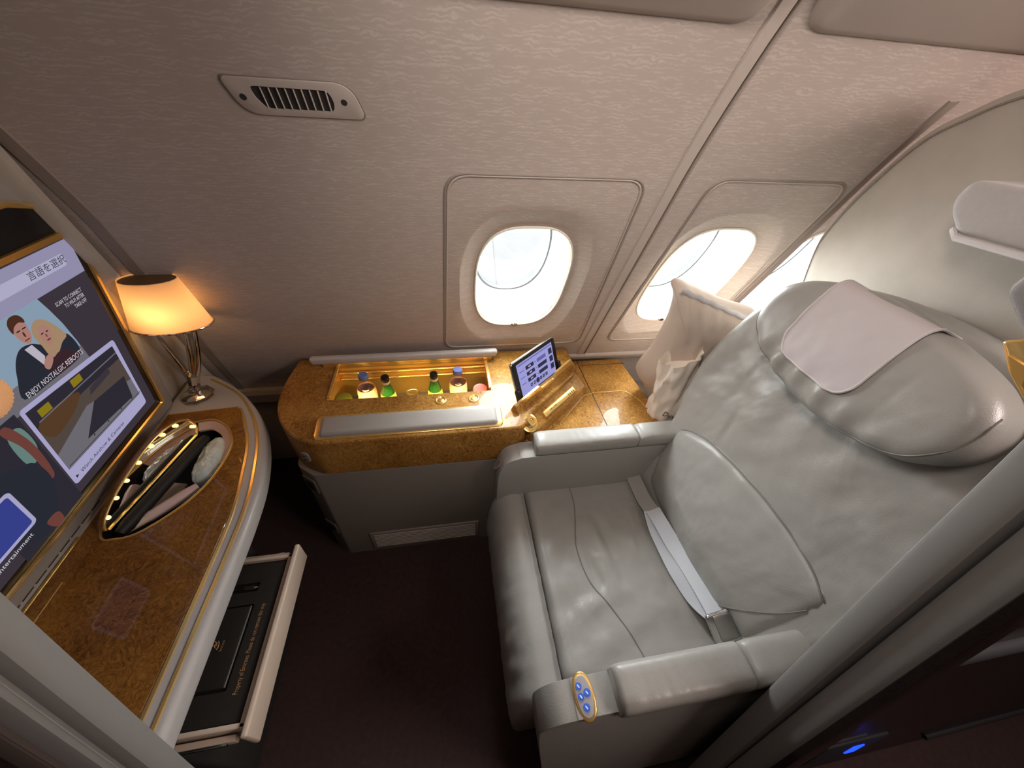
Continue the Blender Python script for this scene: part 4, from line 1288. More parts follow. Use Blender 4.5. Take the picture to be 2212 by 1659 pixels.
tips = (Vector((-0.737, 1.065, 0.978)), Vector((-0.766, 1.072, 0.978)), Vector((-0.852, 1.066, 0.978)))
axn = ((tips[0] + tips[1]) / 2 - base_).normalized()
MB().lathe([(0.013, -0.004), (0.016, 0.01), (0.0175, 0.05), (0.019, 0.085), (0.012, 0.094), (0.0, 0.094)], base_, axn, 8).build('stem', M_CHROME, lp, 'tapered chrome stem', smooth=25)
for k, e0 in enumerate(tips):
    s0 = base_ + axn * (0.04 if k == 2 else 0.075) + Vector((0.007 - 0.007 * k, 0, 0))
    mid = s0 + axn * (0.09 if k == 2 else 0.10) + Vector(((0.012, -0.004, -0.022)[k], 0, -0.015))
    MB().tube([(1 - t) ** 2 * s0 + 2 * t * (1 - t) * mid + t * t * e0 for t in [i / 14 for i in range(15)]], 0.0085, seg=10, scale=[1.3 - 0.55 * i / 14 for i in range(15)]).build('arm', M_CHROME, lp)
point('lamp_bulb', tuple(sb.lerp(stp, 0.40)), 0.60, (1.0, 0.58, 0.24), 0.035)

# ------------------------------------------------------------------ the suite seat
seat = thing('suite_seat', 'grey leather suite armchair with gold control panel, facing the screen', 'seat', (0.48, 0.455, 0.0))
TH16 = radians(16)
BS = Vector((sin(TH16), 0, cos(TH16)))           # up the back
BN = Vector((-cos(TH16), 0, sin(TH16)))          # towards the sitter
BO = Vector((0.715, 0, 0.40))


def bk(y, s, n=0.0):
    return BO + Vector((0, y, 0)) + BS * s + BN * n


BF = (BO, (0, 1, 0), BS, BN)
# base and legrest
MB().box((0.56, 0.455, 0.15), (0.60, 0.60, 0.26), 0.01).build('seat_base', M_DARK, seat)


def wr(a, b, k=1.0):
    return k * (0.006 * fbm(a * 7, b * 7, 3.1) + 0.003 * fbm(a * 22, b * 9, 7.7))


cush = [(0.243, 0.175), (0.42, 0.168), (0.60, 0.168), (0.735, 0.175), (0.742, 0.45), (0.735, 0.755), (0.60, 0.772), (0.42, 0.775), (0.250, 0.772), (0.237, 0.60), (0.234, 0.455), (0.236, 0.32)]
cush = rcorner([(0.236, 0.172), (0.745, 0.168), (0.745, 0.765), (0.236, 0.778)], 0.030, 6)
dens = []
for i in range(len(cush)):
    a, b = cush[i], cush[(i + 1) % len(cush)]
    d = sqrt((a[0] - b[0]) ** 2 + (a[1] - b[1]) ** 2)
    k = max(1, int(d / 0.02))
    dens += [(a[0] + (b[0] - a[0]) * j / k, a[1] + (b[1] - a[1]) * j / k) for j in range(k)]


def cush_disp(a, b, t):
    h = wr(a, b)
    # long soft creases running back from the front edge
    fr_ = max(0.0, 1 - (a - 0.24) / 0.30)
    h += 0.0060 * fr_ * sin(b * 60 + 3 * sin(a * 9)) * max(0, fbm(a * 3, b * 5, 1.0) + 0.4)
    # two broad sitting folds across the middle
    h += -0.009 * math.exp(-((a - 0.47 - 0.10 * (0.5 - b)) / 0.018) ** 2) * max(0, 1 - abs(b - 0.52) / 0.16)
    h += 0.008 * math.exp(-((a - 0.435 - 0.10 * (0.5 - b)) / 0.022) ** 2) * max(0, 1 - abs(b - 0.50) / 0.18)
    h += -0.007 * math.exp(-((a - 0.40 - 0.2 * (0.42 - b)) / 0.012) ** 2) * max(0, 1 - abs(b - 0.44) / 0.12)
    return h


cu_ = MB().pad(dens, zf(0.28), 0.143, 0.016, 0.028, cush_disp, rings=44, sm=False).build('seat_cushion', M_LEATHER, seat, smooth=60)


def cz(x, y):
    return 0.28 + 0.143 + cush_disp(x, y, 0.5) + 0.016 * (1 - min(1, (((x - 0.49) / 0.255) ** 2 + ((y - 0.472) / 0.303) ** 2) / 1.6)) + 0.0


def on_cushion(pts, n=40):
    out = []
    for p in spline(pts, n, False):
        th_ = math.atan2(p[1] - 0.47, p[0] - 0.49)
        out.append((p[0], p[1]))
    return out


# seam lines stitched over the cushion, placed by ray from above on the built mesh
def drape(o, pts, n, dz, axis=Vector((0, 0, 1)), frame=None):
    from mathutils.bvhtree import BVHTree
    bmx = bmesh.new(); bmx.from_mesh(o.data)
    tree = BVHTree.FromBMesh(bmx); bmx.free()
    res = []
    for p in spline(pts, n, False):
        if frame:
            o_, A_2, B_2, N_2 = [Vector(q) for q in frame]
            org = o_ + A_2 * p[0] + B_2 * p[1] + N_2 * 0.5; d = -N_2
        else:
            org = Vector((p[0], p[1], 1.2)); d = Vector((0, 0, -1))
        hit = tree.ray_cast(org, d)
        if hit[0] is not None:
            res.append(hit[0] - d * dz)
    return res


for pts in ([(0.405, 0.770), (0.400, 0.668), (0.372, 0.560), (0.362, 0.500), (0.374, 0.405), (0.420, 0.315), (0.452, 0.240), (0.470, 0.172)],):
    MB().tube(drape(cu_, pts, 60, 0.0002), 0.0022, seg=6).build('seam', M_PIPING, cu_)
# legrest
lprof = [(0.232, 0.395), (0.215, 0.418), (0.190, 0.424), (0.160, 0.415), (0.130, 0.382), (0.110, 0.320), (0.100, 0.230), (0.106, 0.140), (0.120, 0.070), (0.138, 0.035), (0.180, 0.030), (0.232, 0.040)]
lp2 = spline(lprof, 60)
mb = MB()
NY = 48
rows = []
for i in range(NY + 1):
    f = i / NY
    y = 0.150 + 0.622 * f
    e = min(f, 1 - f) * 0.622
    q = 1.0 if e > 0.03 else sqrt(max(0.0, 1 - (1 - e / 0.03) ** 2)) * 0.12 + 0.88
    row = []
    for (x, z) in lp2:
        dx = 0.190 + (x - 0.190) * q
        dz = 0.22 + (z - 0.22) * q
        d = 0.004 * fbm(y * 30, z * 9, 2.2) * (1.0 if 0.05 < z < 0.40 else 0.4)
        row.append(mb.bm.verts.new((dx - d * 0.9, y, dz + d * 0.4)))
    rows.append(row)
for a, b in zip(rows, rows[1:]):
    m_ = len(a)
    for j in range(m_):
        mb.bm.faces.new((a[j], a[(j + 1) % m_], b[(j + 1) % m_], b[j]))
mb.bm.faces.new(rows[0]); mb.bm.faces.new(rows[-1][::-1])
mb.build('legrest', M_LEATHER, seat, smooth=60)
# armrests
arm_prof = [(0.140, 0.05), (0.134, 0.30), (0.133, 0.50), (0.140, 0.565), (0.160, 0.605), (0.200, 0.624), (0.300, 0.630), (1.02, 0.632), (1.02, 0.05)]


def armrest(nm, label, y0, y1):
    fr_ = ((0, y0, 0), (1, 0, 0), (0, 0, 1), (0, 1, 0))
    P = spline(arm_prof[:8], 40, False) + [arm_prof[8]]
    return MB().prism(P, fr_, y1 - y0, 0.012, 4, 0.012).build(nm, M_LEATHER, seat, label, smooth=35)


def armpad(parent, x0, x1, y0, y1, z0, th_, label=None):
    ol = rcorner([(x0, y0), (x1, y0), (x1, y1), (x0, y1)], [0.03, 0.006, 0.006, 0.03], 6)
    dn = []
    for i in range(len(ol)):
        a, b = ol[i], ol[(i + 1) % len(ol)]
        d = sqrt((a[0] - b[0]) ** 2 + (a[1] - b[1]) ** 2)
        k = max(1, int(d / 0.012))
        dn += [(a[0] + (b[0] - a[0]) * j / k, a[1] + (b[1] - a[1]) * j / k) for j in range(k)]
    mb = MB()
    # long cushion built row by row so that its edge radius stays even
    n_ = 60
    rows = []
    for i in range(n_ + 1):
        f = i / n_
        x = x0 + (x1 - x0) * f
        e = min((x - x0), (x1 - x) * 4 + 0.0)
        q = 1.0 if e > 0.03 else 0.55 + 0.45 * sqrt(max(0, 1 - (1 - e / 0.03) ** 2))
        yc, hw = (y0 + y1) / 2, (y1 - y0) / 2 * (0.75 + 0.25 * q)
        hh = th_ * (0.6 + 0.4 * q)
        row = []
        for k in range(25):
            t = -pi / 2 + 2 * pi * k / 25
            px = math.copysign(abs(cos(t)) ** (2 / 3.6), cos(t)) * hw
            pz = math.copysign(abs(sin(t)) ** (2 / 3.6), sin(t)) * hh / 2
            w_ = 0.0010 * fbm(x * 60, k * 0.3, 5) if pz > 0 else 0
            row.append(mb.bm.verts.new((x, yc + px, z0 + hh / 2 + pz + w_)))
        rows.append(row)
    for a, b in zip(rows, rows[1:]):
        for j in range(25):
            mb.bm.faces.new((a[j], a[(j + 1) % 25], b[(j + 1) % 25], b[j]))
    mb.bm.faces.new(rows[0]); mb.bm.faces.new(rows[-1][::-1])
    return mb.build('armrest_pad', M_LEATHER, parent, label, smooth=60)


af = armrest('armrest', 'armrest beside the burl console', 0.740, 0.808)
armpad(af, 0.255, 0.612, 0.735, 0.812, 0.628, 0.058)
armpad(af, 0.614, 1.0, 0.735, 0.812, 0.628, 0.058)
an = armrest('armrest', 'aisle-side armrest with gold control panel', 0.092, 0.160)
for v in an.data.vertices:
    if v.co.z < 0.55:
        k = 0.55 - v.co.z
        v.co.y -= 0.15 * k * max(0.0, (0.160 - v.co.y) / 0.068)
        if v.co.x < 0.30:
            v.co.x += 0.10 * k
armpad(an, 0.290, 0.585, 0.080, 0.166, 0.606, 0.072)
armpad(an, 0.587, 1.0, 0.080, 0.166, 0.606, 0.072)
# oval control panel on the aisle-side armrest front, tilted forward
cpN = Vector((-0.22, -0.12, 0.96)).normalized(); cpA = Vector((0.93, 0.0, 0.34)); cpA = (cpA - cpN * cpA.dot(cpN)).normalized(); cpB = cpN.cross(cpA)
co = Vector((0.228, 0.126, 0.6295))
cp = MB().prism(ell(0, 0, 0.0215, 0.041, 40, 2.3), (co, cpA, cpB, cpN), 0.006, 0.003, 3).build('control_panel', M_GOLD, an, 'oval gold control panel')
MB().prism(ell(0, 0, 0.0155, 0.034, 40, 2.3), (co + cpN * 0.0052, cpA, cpB, cpN), 0.0016, 0.0006).build('panel_face', mat('panel_face', (0.46, 0.45, 0.47), 0.4), cp)
M_BLUEB = mat('blue_button', (0.02, 0.07, 0.30), 0.3, emit=((0.05, 0.16, 0.8), 0.35))
M_BLUEI = mat('button_icon', (0.55, 0.65, 0.9), 0.4, emit=((0.5, 0.65, 1.0), 0.5))
for a, b in ((-0.006, 0.018), (-0.0065, -0.001), (0.0065, 0.007), (-0.002, -0.021)):
    q = co + cpN * 0.0068 + cpA * a + cpB * b
    bt = MB().lathe([(0.0068, 0), (0.0066, 0.0012), (0, 0.0016)], q, cpN, 20).build('button', M_BLUEB, cp) if False else None
for a, b, r_ in ((-0.007, 0.0175, 0.0066), (-0.0065, 0.0005, 0.0066), (0.0072, 0.0045, 0.0072), (-0.0005, -0.0175, 0.0070)):
    q = co + cpN * 0.0066 + cpA * a + cpB * b
    MB().lathe([(r_, 0), (r_ * 0.95, 0.0012), (0, 0.0014)], q, cpN, 20).build('button', M_BLUEB, cp)
    MB().box(tuple(q + cpN * 0.0015), (0.0022, 0.0065, 0.0006), rot=Matrix((cpA, cpB, cpN)).transposed() @ Matrix.Rotation(radians(30), 3, 'Z')).build('button_icon', M_BLUEI, cp)
# small oval panel on the far armrest front
fp = Vector((0.137, 0.774, 0.565)); fpN = Vector((-0.85, -0.1, 0.5)).normalized(); fpB = Vector((0, 1, 0)); fpA = fpB.cross(fpN).normalized()
pf = MB().prism(ell(0, 0, 0.026, 0.014, 32), (fp, fpA, fpN.cross(fpA), fpN), 0.004, 0.002).build('control_panel', M_TAUPE, af)
MB().prism(ell(0, 0, 0.019, 0.009, 32), (fp + fpN * 0.0032, fpA, fpN.cross(fpA), fpN), 0.0014).build('panel_face', M_GREYD, pf)

# backrest
CY = 0.470


def back_disp(a, b, t):
    h = 0.030 * max(0, abs(a - CY) - 0.22) / 0.18
    h += 0.006 * fbm(a * 5, b * 5, 11) + 0.003 * fbm(a * 14, b * 20, 4)
    # fan of soft folds below the headrest
    if b > 0.38:
        h += 0.004 * sin((a - CY) * 55 + 6 * (b - 0.4)) * math.exp(-((b - 0.60) / 0.12) ** 2) * (0.5 + fbm(a * 4, 2.0, 1))
    # dart running down from the far shoulder
    h += -0.008 * math.exp(-((a - (0.62 + 0.25 * (b - 0.42))) / 0.010) ** 2) * max(0, 1 - abs(b - 0.44) / 0.10)
    return h


bout = [(0.10, 0.0), (0.098, 0.25), (0.090, 0.40), (0.080, 0.55), (0.105, 0.72), (0.18, 0.84), (0.32, 0.90), (0.47, 0.915), (0.62, 0.90), (0.74, 0.85), (0.815, 0.77), (0.850, 0.64), (0.860, 0.50), (0.842, 0.38), (0.815, 0.30), (0.800, 0.15), (0.79, 0.0), (0.47, -0.02)]
MB().pad(bout, (BO - BN * 0.10, (0, 1, 0), BS, BN), 0.135, 0.020, 0.045, back_disp, n=180, rings=52, center=(CY, 0.74)).build('backrest', M_LEATHER, seat, smooth=60)
bo_ = seat.children[-1]
lum = [(0.20, 0.06), (0.178, 0.20), (0.170, 0.33), (0.176, 0.378), (0.23, 0.392), (0.36, 0.408), (0.49, 0.400), (0.62, 0.378), (0.70, 0.345), (0.748, 0.312), (0.752, 0.24), (0.728, 0.12), (0.700, 0.04), (0.47, 0.02)]


def lum_disp(a, b, t):
    return 0.004 * fbm(a * 6, b * 6, 21) + 0.002 * fbm(a * 18, b * 10, 9) - 0.050 * max(0.0, 1 - b / 0.16) ** 1.3


lu = MB().pad(lum, BF, 0.058, 0.022, 0.030, lum_disp, n=140, rings=36, center=(0.45, 0.10)).build('lumbar_panel', M_LEATHER, seat, smooth=60)
mbx = [(p[0], p[1]) for p in spline(lum, 120) if p[1] > 0.30]
MB().tube(drape(lu, [(0.178, 0.36), (0.24, 0.382), (0.36, 0.396), (0.49, 0.388), (0.62, 0.366), (0.70, 0.334), (0.738, 0.305)], 60, 0.0004, frame=BF), 0.0028, seg=6).build('piping', M_PIPING, lu)
MB().tube(drape(lu, [(0.183, 0.315), (0.20, 0.25), (0.235, 0.17), (0.27, 0.10), (0.30, 0.05)], 40, 0.0002, frame=BF), 0.0018, seg=6).build('seam', M_PIPING, lu)
# headrest
hout = [(0.748, 0.790), (0.738, 0.735), (0.695, 0.690), (0.623, 0.662), (0.511, 0.645), (0.411, 0.652), (0.309, 0.687), (0.262, 0.735), (0.250, 0.785), (0.268, 0.835), (0.33, 0.872), (0.45, 0.895), (0.58, 0.900), (0.68, 0.872), (0.73, 0.835)]


def head_disp(a, b, t):
    h = 0.020 * max(0, abs(a - 0.50) - 0.12) / 0.12
    h += 0.005 * fbm(a * 6, b * 6, 31)
    h += 0.0075 * sin((a - 0.5) * 100 + 2.5 * sin(b * 25)) * math.exp(-((b - 0.685) / 0.030) ** 2) * (0.4 + 1.2 * abs(fbm(a * 6, 1.0, 2)))
    return h


HO = BO + BN * 0.02
hd = MB().pad(hout, (HO, (0, 1, 0), BS, BN), 0.105, 0.022, 0.034, head_disp, n=160, rings=44, center=(0.50, 0.785)).build('headrest', M_LEATHER, seat, smooth=60)
hs_ = [p for p in spline(hout, 140)]
cxh, cyh = 0.50, 0.785
MB().tube(drape(hd, [(cxh + (p[0] - cxh) * 0.955, cyh + (p[1] - cyh) * 0.955) for p in [(0.735, 0.735), (0.695, 0.690), (0.623, 0.662), (0.511, 0.645), (0.411, 0.652), (0.309, 0.687), (0.262, 0.742), (0.250, 0.800), (0.268, 0.862)]], 80, 0.0003, frame=(HO, (0, 1, 0), BS, BN)), 0.0016, seg=6).build('seam', M_PIPING, hd)

# linen cover over the headrest
from mathutils.bvhtree import BVHTree
bmx = bmesh.new(); bmx.from_mesh(hd.data); htree = BVHTree.FromBMesh(bmx); bmx.free()


def cover_pt(u, v, lift=0.005):
    """u across, v from the lower front edge up and over the top"""
    y = 0.43 + 0.195 * u
    if v < 0.62:
        s = 0.712 + (0.868 - 0.712) * v / 0.62
        org = HO + Vector((0, y, 0)) + BS * s + BN * 0.5
        hit = htree.ray_cast(org, -BN)
        p = hit[0] if hit[0] is not None else HO + Vector((0, y, 0)) + BS * s + BN * 0.09
        return p + BN * (lift + 0.002 * fbm(y * 25, s * 18, 8))
    f = (v - 0.62) / 0.38
    p0 = cover_pt(u, 0.6199, lift)
    a = radians(20 + 72 * min(1, f * 1.6))
    L = 0.125 * f
    q = p0
    n_ = 12
    for i in range(n_):
        ff = f * (i + 0.5) / n_
        aa = radians(15 + 80 * min(1, ff * 2.2))
        q = q + (BS * cos(aa) - BN * sin(aa)) * (L / n_)
    return q


def cover_uv(a, b):
    """rounded-rectangle parameter space"""
    return a, b


mb = MB()
NU, NV_ = 30, 46
R = []
for i in range(NU + 1):
    row = []
    for j in range(NV_ + 1):
        u, v = i / NU, j / NV_
        # round the lower corners
        cu2 = 0.0
        if v < 0.20:
            cu2 = (1 - sqrt(max(0, 1 - (1 - v / 0.20) ** 2))) * 0.22
        uu = cu2 + (1 - 2 * cu2) * u
        row.append(mb.bm.verts.new(cover_pt(uu, v)))
    R.append(row)
for i in range(NU):
    for j in range(NV_):
        mb.bm.faces.new((R[i][j], R[i + 1][j], R[i + 1][j + 1], R[i][j + 1]))
hem_path = [R[0][j].co.copy() for j in range(NV_, -1, -1)] + [R[i][0].co.copy() for i in range(1, NU)] + [R[NU][j].co.copy() for j in range(NV_ + 1)]
bmesh.ops.recalc_face_normals(mb.bm, faces=mb.bm.faces)
bmesh.ops.solidify(mb.bm, geom=list(mb.bm.faces), thickness=0.003)
hc = mb.build('headrest_cover', M_CLOTH, smooth=60)
tag(hc, 'pale pinkish linen cover draped over the seat headrest', 'headrest cover')
ho_ = MB().tube(hem_path, 0.0030, seg=6).build('hem', M_CLOTHHEM, hc)

# seat belt lying along the crease
bw = 0.024


def webbing(path, w, nm, parent, tilt=None, th_=0.0016):
    mb = MB()
    rows = []
    P = [Vector(p) for p in path]
    for i, p in enumerate(P):
        T = (P[min(i + 1, len(P) - 1)] - P[max(i - 1, 0)]).normalized()
        ti = tilt(i / (len(P) - 1)) if tilt else 0.0
        S = T.cross(Vector((0, 0, 1))).normalized()
        V = S.cross(T)
        S2 = S * cos(ti) + V * sin(ti); V2 = V * cos(ti) - S * sin(ti)
        rows.append([mb.bm.verts.new(p + S2 * a + V2 * b) for a, b in ((-w, -th_), (w, -th_), (w, th_), (-w, th_))])
    for a, b in zip(rows, rows[1:]):
        for j in range(4):
            mb.bm.faces.new((a[j], a[(j + 1) % 4], b[(j + 1) % 4], b[j]))
    mb.bm.faces.new(rows[0]); mb.bm.faces.new(rows[-1][::-1])
    return mb.build(nm, M_BELT, parent, smooth=40)


belt1 = spline([(0.652, 0.590, 0.474), (0.655, 0.540, 0.478), (0.664, 0.47, 0.474), (0.672, 0.40, 0.480), (0.674, 0.33, 0.488), (0.672, 0.258, 0.500)], 50, False)
belt = webbing(belt1, bw, 'seat_belt', seat, lambda f: -0.35 + 0.12 * sin(f * 9))
webbing(spline([(0.640, 0.590, 0.468), (0.632, 0.52, 0.458), (0.634, 0.45, 0.455), (0.640, 0.38, 0.455), (0.650, 0.31, 0.462), (0.678, 0.240, 0.480)], 50, False), bw * 0.75, 'belt_loop', belt, lambda f: -0.25 + 0.8 * sin(f * 7) * f)
webbing(spline([(0.652, 0.760, 0.452), (0.648, 0.70, 0.456), (0.646, 0.64, 0.460), (0.650, 0.585, 0.470)], 30, False), bw * 1.05, 'belt_sleeve', belt, lambda f: -0.25).data.materials[0] = M_LEATHER
bkO = Vector((0.668, 0.226, 0.506)); bkN = Vector((-0.35, -0.30, 0.89)).normalized(); bkA = Vector((0, 1, 0)); bkA = (bkA - bkN * bkA.dot(bkN)).normalized(); bkB = bkN.cross(bkA)
bc = MB().prism(rcorner([(-0.036, -0.030), (0.036, -0.030), (0.034, 0.034), (-0.036, 0.036)], 0.009, 5), (bkO, bkA, bkB, bkN), 0.016, 0.005, 4, 0.004).build('buckle', M_SILVER, belt, 'metal lift buckle')
MB().prism(rcorner([(-0.030, -0.026), (0.030, -0.026), (0.028, 0.018), (-0.030, 0.020)], 0.007, 5), (bkO + bkN * 0.0155, bkA, bkB, bkN), 0.004, 0.002).build('buckle_flap', M_FLAP, belt)

# ------------------------------------------------------------------ pillow and bag in the window corner
pB = Vector((-0.027, -0.070, 0.404)).normalized()
pA = Vector((0.239, -0.03, -0.094)); pA = (pA - pB * pA.dot(pB)).normalized()
pN = pA.cross(pB)
if pN.y > 0: pN = -pN
pO = Vector((0.727, 1.050, 0.716))
pil = thing('pillow', 'large beige pillow in a gathered slip standing between seat and window', 'pillow', (0.85, 1.03, 0.50))
pout = [(-0.005, 0.0), (0.018, 0.13), (0.028, 0.25), (0.018, 0.350), (-0.006, 0.400), (0.008, 0.416), (0.06, 0.398), (0.17, 0.352), (0.32, 0.296), (0.345, 0.15), (0.345, -0.18), (0.20, -0.25), (0.10, -0.23), (0.055, -0.10)]


def pil_disp(a, b, t):
    return 0.012 * max(0, (b + 0.36 * a - 0.2) / 0.15) * sin(a * 130 + 2 * sin(b * 20)) * 0.5 + 0.008 * fbm(a * 9, b * 9, 5) + 0.004 * sin((a * 60 - b * 25)) * max(0, b)


MB().pad(pout, (pO - pN * 0.02, pA, pB, pN), 0.060, 0.045, 0.055, pil_disp, n=130, rings=24, center=(0.17, 0.10)).build('pillow_slip', M_PILLOW, pil, smooth=60)
hemp = [pO + pA * (0.008 + 0.31 * i / 50) + pB * (0.414 - 0.122 * i / 50 + 0.0015 * sin(i * 0.8)) + pN * (0.040 + 0.0015 * cos(i * 0.9)) for i in range(51)]
MB().sweep(hemp, [(0.009 * cos(2 * pi * k / 10), 0.005 * sin(2 * pi * k / 10)) for k in range(10)], upv=pN).build('gathered_hem', M_CLOTHHEM, pil)
bg = thing('duvet_bag', 'crumpled cream rolled bag leaning between pillow and seat back', 'bag', (0.86, 0.96, 0.55))
b0 = Vector((0.842, 0.925, 0.463)); b1 = Vector((0.784, 0.920, 0.890)); bd = (b1 - b0).normalized()
bA_ = Vector((1, 0.15, 0)); bA_ = (bA_ - bd * bA_.dot(bd)).normalized(); bB_ = bd.cross(bA_)
mb = MB()
rows = []
nb = 56
for k in range(30):
    f = k / 29
    row = []
    for i in range(nb):
        t = 2 * pi * i / nb
        r = 0.076 * (1 - 0.12 * f) + 0.015 * fbm(cos(t) * 1.8, sin(t) * 1.8, f * 6) + 0.005 * sin(5 * t + 7 * f) + 0.003 * sin(11 * t - 15 * f)
        row.append(mb.bm.verts.new(b0.lerp(b1, f) + bA_ * (r * 1.1 * cos(t)) + bB_ * (r * 0.75 * sin(t)) + bd * (0.025 * cos(t) * f)))
    rows.append(row)
for k in range(6):          # folded-in mouth
    f = (k + 1) / 6
    row = []
    for i in range(nb):
        t = 2 * pi * i / nb
        p = rows[29][i].co
        c = b1
        row.append(mb.bm.verts.new(c + (p - c) * (1 - 0.20 * f) - bd * (0.004 + 0.045 * f * f)))
    rows.append(row)
for a, b in zip(rows, rows[1:]):
    for i in range(nb):
        mb.bm.faces.new((a[i], a[(i + 1) % nb], b[(i + 1) % nb], b[i]))
mb.bm.faces.new(rows[-1]); mb.bm.faces.new(rows[0][::-1])
bagm = mb.build('bag_body', M_BAG, bg, smooth=60)
text('Duvet', (Vector((0.758, 0.862, 0.650)), Vector((0.93, -0.20, -0.30)), Vector((0.28, 0.0, 0.96)), Vector((-0.2, -0.97, 0.1))), 0.022, bg, M_TEXTD, 'bag_print')

# ------------------------------------------------------------------ aft shell around the seat
sh = thing('seat_shell', 'tall cream suede privacy shell curving up behind the seat', 'seat shell', (1.12, 0.5, 0.0))
XS = 1.085
so = [(0.80, 0.45), (0.86, 0.85), (0.900, 1.02), (0.922, 1.13), (0.950, 1.256), (0.936, 1.346), (0.903, 1.435), (0.848, 1.537), (0.785, 1.590), (0.722, 1.628), (0.60, 1.672), (0.45, 1.700), (0.30, 1.70), (0.30, 0.45)]
so_s = spline(so[:12], 70, False) + so[12:]
NS2 = len(so_s)
mb = MB()


def shx(y):
    return XS - 0.05 * ((0.95 - y) / 0.65) ** 2 * 0.6


rows = []
cyy, czz = 0.62, 1.10
for k in range(1, 17):
    t = k / 16
    rows.append([mb.bm.verts.new((shx(cyy + (p[0] - cyy) * t) + (0.012 * max(0, (t - 0.94) / 0.06) ** 2), cyy + (p[0] - cyy) * t, czz + (p[1] - czz) * t)) for p in so_s])
rows.append([mb.bm.verts.new((shx(p[0]) + 0.04, p[0], p[1])) for p in so_s])
c = mb.bm.verts.new((shx(cyy), cyy, czz))
for i in range(NS2):
    j = (i + 1) % NS2
    mb.bm.faces.new((c, rows[0][i], rows[0][j]))
for a, b in zip(rows, rows[1:]):
    for i in range(NS2):
        j = (i + 1) % NS2
        mb.bm.faces.new((a[i], b[i], b[j], a[j]))
mb.bm.faces.new(rows[-1][::-1])
mb.build('shell_panel', M_SUEDE, sh, smooth=50)
MB().tube([(shx(cyy + (p[0] - cyy) * 0.955) - 0.0004, cyy + (p[0] - cyy) * 0.955, czz + (p[1] - czz) * 0.968) for p in so_s[:70]], 0.0020, seg=6).build('edge_seam', M_TAUPE, sh)
# padded reading-light housing high on the shell
hbA = Vector((0, 1, 0)); 
MB().prism(rcorner([(0.20, 1.430), (0.568, 1.412), (0.600, 1.440), (0.611, 1.462), (0.604, 1.496), (0.20, 1.512)], [0, 0.012, 0.02, 0.02, 0.03, 0], 6), ((1.06, 0, 0), (0, 1, 0), (0, 0, 1), (-1, 0, 0)), 0.12, 0.020, 5).build('headrest_wing', M_FABRIC, sh, 'light grey padded wing', smooth=45)
MB().tube([(0.940, 0.20, 1.424), (0.938, 0.560, 1.407), (0.950, 0.578, 1.415), (1.05, 0.610, 1.418)], 0.006, seg=8).build('wing_piping', M_CLOTHHEM, sh)

# sliding door parked beside the shell, with its latch
dor = thing('sliding_door', 'dark grey padded corner of the sliding door with a gold latch', 'door', (0.66, 0.20, 1.30))
MB().prism(rcorner([(0.289, 1.444), (0.281, 1.476), (0.20, 1.52), (0.05, 1.54), (0.05, 1.30), (0.185, 1.372), (0.249, 1.414)], [0.012, 0.02, 0, 0, 0, 0, 0.012], 5), ((0.605, 0, 0), (0, 1, 0), (0, 0, 1), (1, 0, 0)), 0.07, 0.012, 4, 0.012).build('door_corner', M_FELT, dor, smooth=40)
lt = MB().prism(rcorner([(0.2505, 1.402), (0.226, 1.3785), (0.180, 1.350), (0.190, 1.385), (0.236, 1.414)], [0.004, 0.006, 0, 0, 0.004], 4), ((0.600, 0, 0), (0, 1, 0), (0, 0, 1), (1, 0, 0)), 0.030, 0.004, 2, 0.004).build('latch', M_GOLD, dor, 'gold door latch')
MB().prism(rcorner([(0.2365, 1.394), (0.222, 1.381), (0.205, 1.372), (0.215, 1.392)], 0.003, 3), ((0.597, 0, 0), (0, 1, 0), (0, 0, 1), (1, 0, 0)), 0.004, 0.001, 1, 0.001).build('latch_plate', M_GOLDS, lt)

# ------------------------------------------------------------------ doorway posts of the suite
def post(name, label, xs, sgn, ytop, slope, bands, depth=0.33):
    """leaning doorway post: bands = (y offset from, to, x offset, material, part name)"""
    pr = thing(name, label, 'partition', (xs, ytop - slope * 0.8, 0.0))
    for (a, b, dx, m, nm, zt_) in bands:
        mb = MB()
        rows = []
        for i in range(24):
            z = 0.0 + zt_ * i / 23
            y = ytop + slope * (z - 1.335) + (0.02 * (z / 1.35) ** 2 if sgn < 0 else 0.0)
            ya, yb = y + a, y + b
            r = 0.010
            xa = xs + dx
            xe = xs + sgn * depth
            P = [(xe, ya), (xa + sgn * r, ya), (xa + sgn * r * 0.3, ya - r * 0.3), (xa, ya - r), (xa, yb + r), (xa + sgn * r * 0.3, yb + r * 0.3), (xa + sgn * r, yb), (xe, yb)]
            rows.append([mb.bm.verts.new((x, yy, z)) for x, yy in P])
        for p, q in zip(rows, rows[1:]):
            for j in range(8):
                mb.bm.faces.new((p[j], p[(j + 1) % 8], q[(j + 1) % 8], q[j]))
        mb.bm.faces.new(rows[0]); mb.bm.faces.new(rows[-1])
        mb.build(nm, m, pr, smooth=40)
    return pr


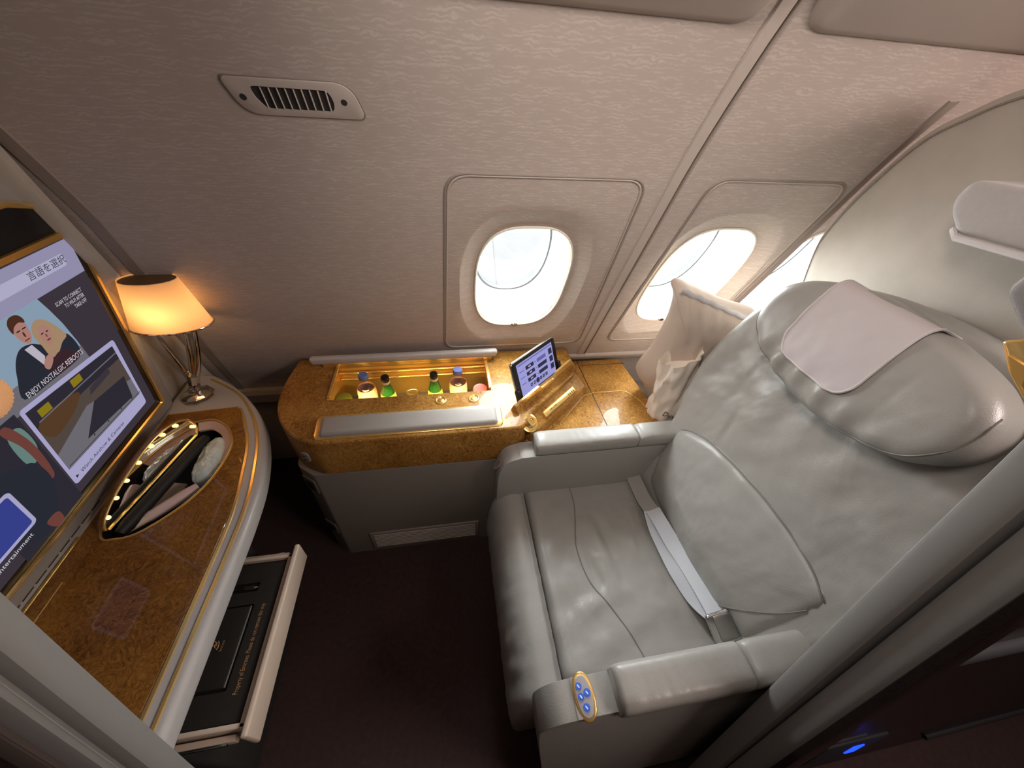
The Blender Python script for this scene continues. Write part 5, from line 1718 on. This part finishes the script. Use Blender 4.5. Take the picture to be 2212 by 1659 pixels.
pR = post('doorway_post', 'grey leaning doorway post between the seat armrest and the aisle', 0.60, 1, 0.175, 0.142, [
    (0.0, -0.045, 0.0, M_POST, 'inner_rail', 1.42), (-0.046, -0.090, 0.012, M_POST, 'outer_rail', 1.40), (-0.0905, -0.100, 0.006, M_DARKWOOD, 'wood_edge', 1.41)], 0.055)
pL = post('doorway_post', 'grey leaning doorway post before the desk, dark brown outside', -0.50, -1, 0.268, 0.178, [
    (0.0, -0.040, 0.0, M_POST, 'inner_rail', 1.60), (-0.041, -0.060, -0.012, M_POST, 'outer_rail', 1.58), (-0.061, -0.075, -0.030, M_LOWER, 'lower_panel', 1.57), (-0.076, -0.160, -0.040, M_DARKWOOD, 'wood_panel', 1.55)], 0.28)


ext = thing('suite_exterior', 'dark wood outer side of the suite beside the aisle, with a small blue light', 'partition', (1.2, 0.0, 0.0))


def yext(z):
    return 0.125 + 0.142 * (z - 1.335)


mb = MB()
rows = []
for z in (0.0, 0.4, 0.8, 1.30):
    rows.append([mb.bm.verts.new((0.645, yext(z) + 0.012, z)), mb.bm.verts.new((0.645, yext(z), z)), mb.bm.verts.new((2.17, yext(z), z)), mb.bm.verts.new((2.17, yext(z) + 0.012, z))])
for a, b in zip(rows, rows[1:]):
    for j in range(4):
        mb.bm.faces.new((a[j], a[(j + 1) % 4], b[(j + 1) % 4], b[j]))
mb.bm.faces.new(rows[0]); mb.bm.faces.new(rows[-1][::-1])
mb.build('wood_panel', M_DARKWOOD, ext, smooth=0)
for (x0, z0, x1, z1, r_, m, nm) in ((0.668, 0.958, 2.1, 1.00, 0.0016, M_TAUPE, 'trim_line'), (0.65, 0.838, 2.1, 0.850, 0.016, M_NAVY, 'ledge'), (0.65, 0.655, 0.92, 0.736, 0.004, M_NAVY, 'trim_line'), (1.42, 0.052, 2.1, 0.10, 0.010, M_NAVY, 'skirting'), (0.65, 0.294, 1.02, 0.320, 0.005, M_NAVY, 'trim_line')):
    MB().tube([(x0, yext(z0), z0), (x1, yext(z1), z1)], r_, seg=10).build(nm, m, ext)
lr = Matrix.Rotation(math.atan(-0.142), 3, 'X')
MB().box((1.02, yext(0.20), 0.20), (0.20, 0.012, 0.16), 0.004, rot=lr).build('light_housing', M_NAVY, ext)
MB().box((1.049, yext(0.205) - 0.006, 0.205), (0.034, 0.006, 0.060), 0.002, rot=lr).build('blue_light', emat('blue_glow', (0.01, 0.05, 1.0), 2.6), ext, 'small glowing blue light')
point('blue_spill', (1.16, -0.16, 0.16), 0.03, (0.05, 0.10, 1.0), 0.01)
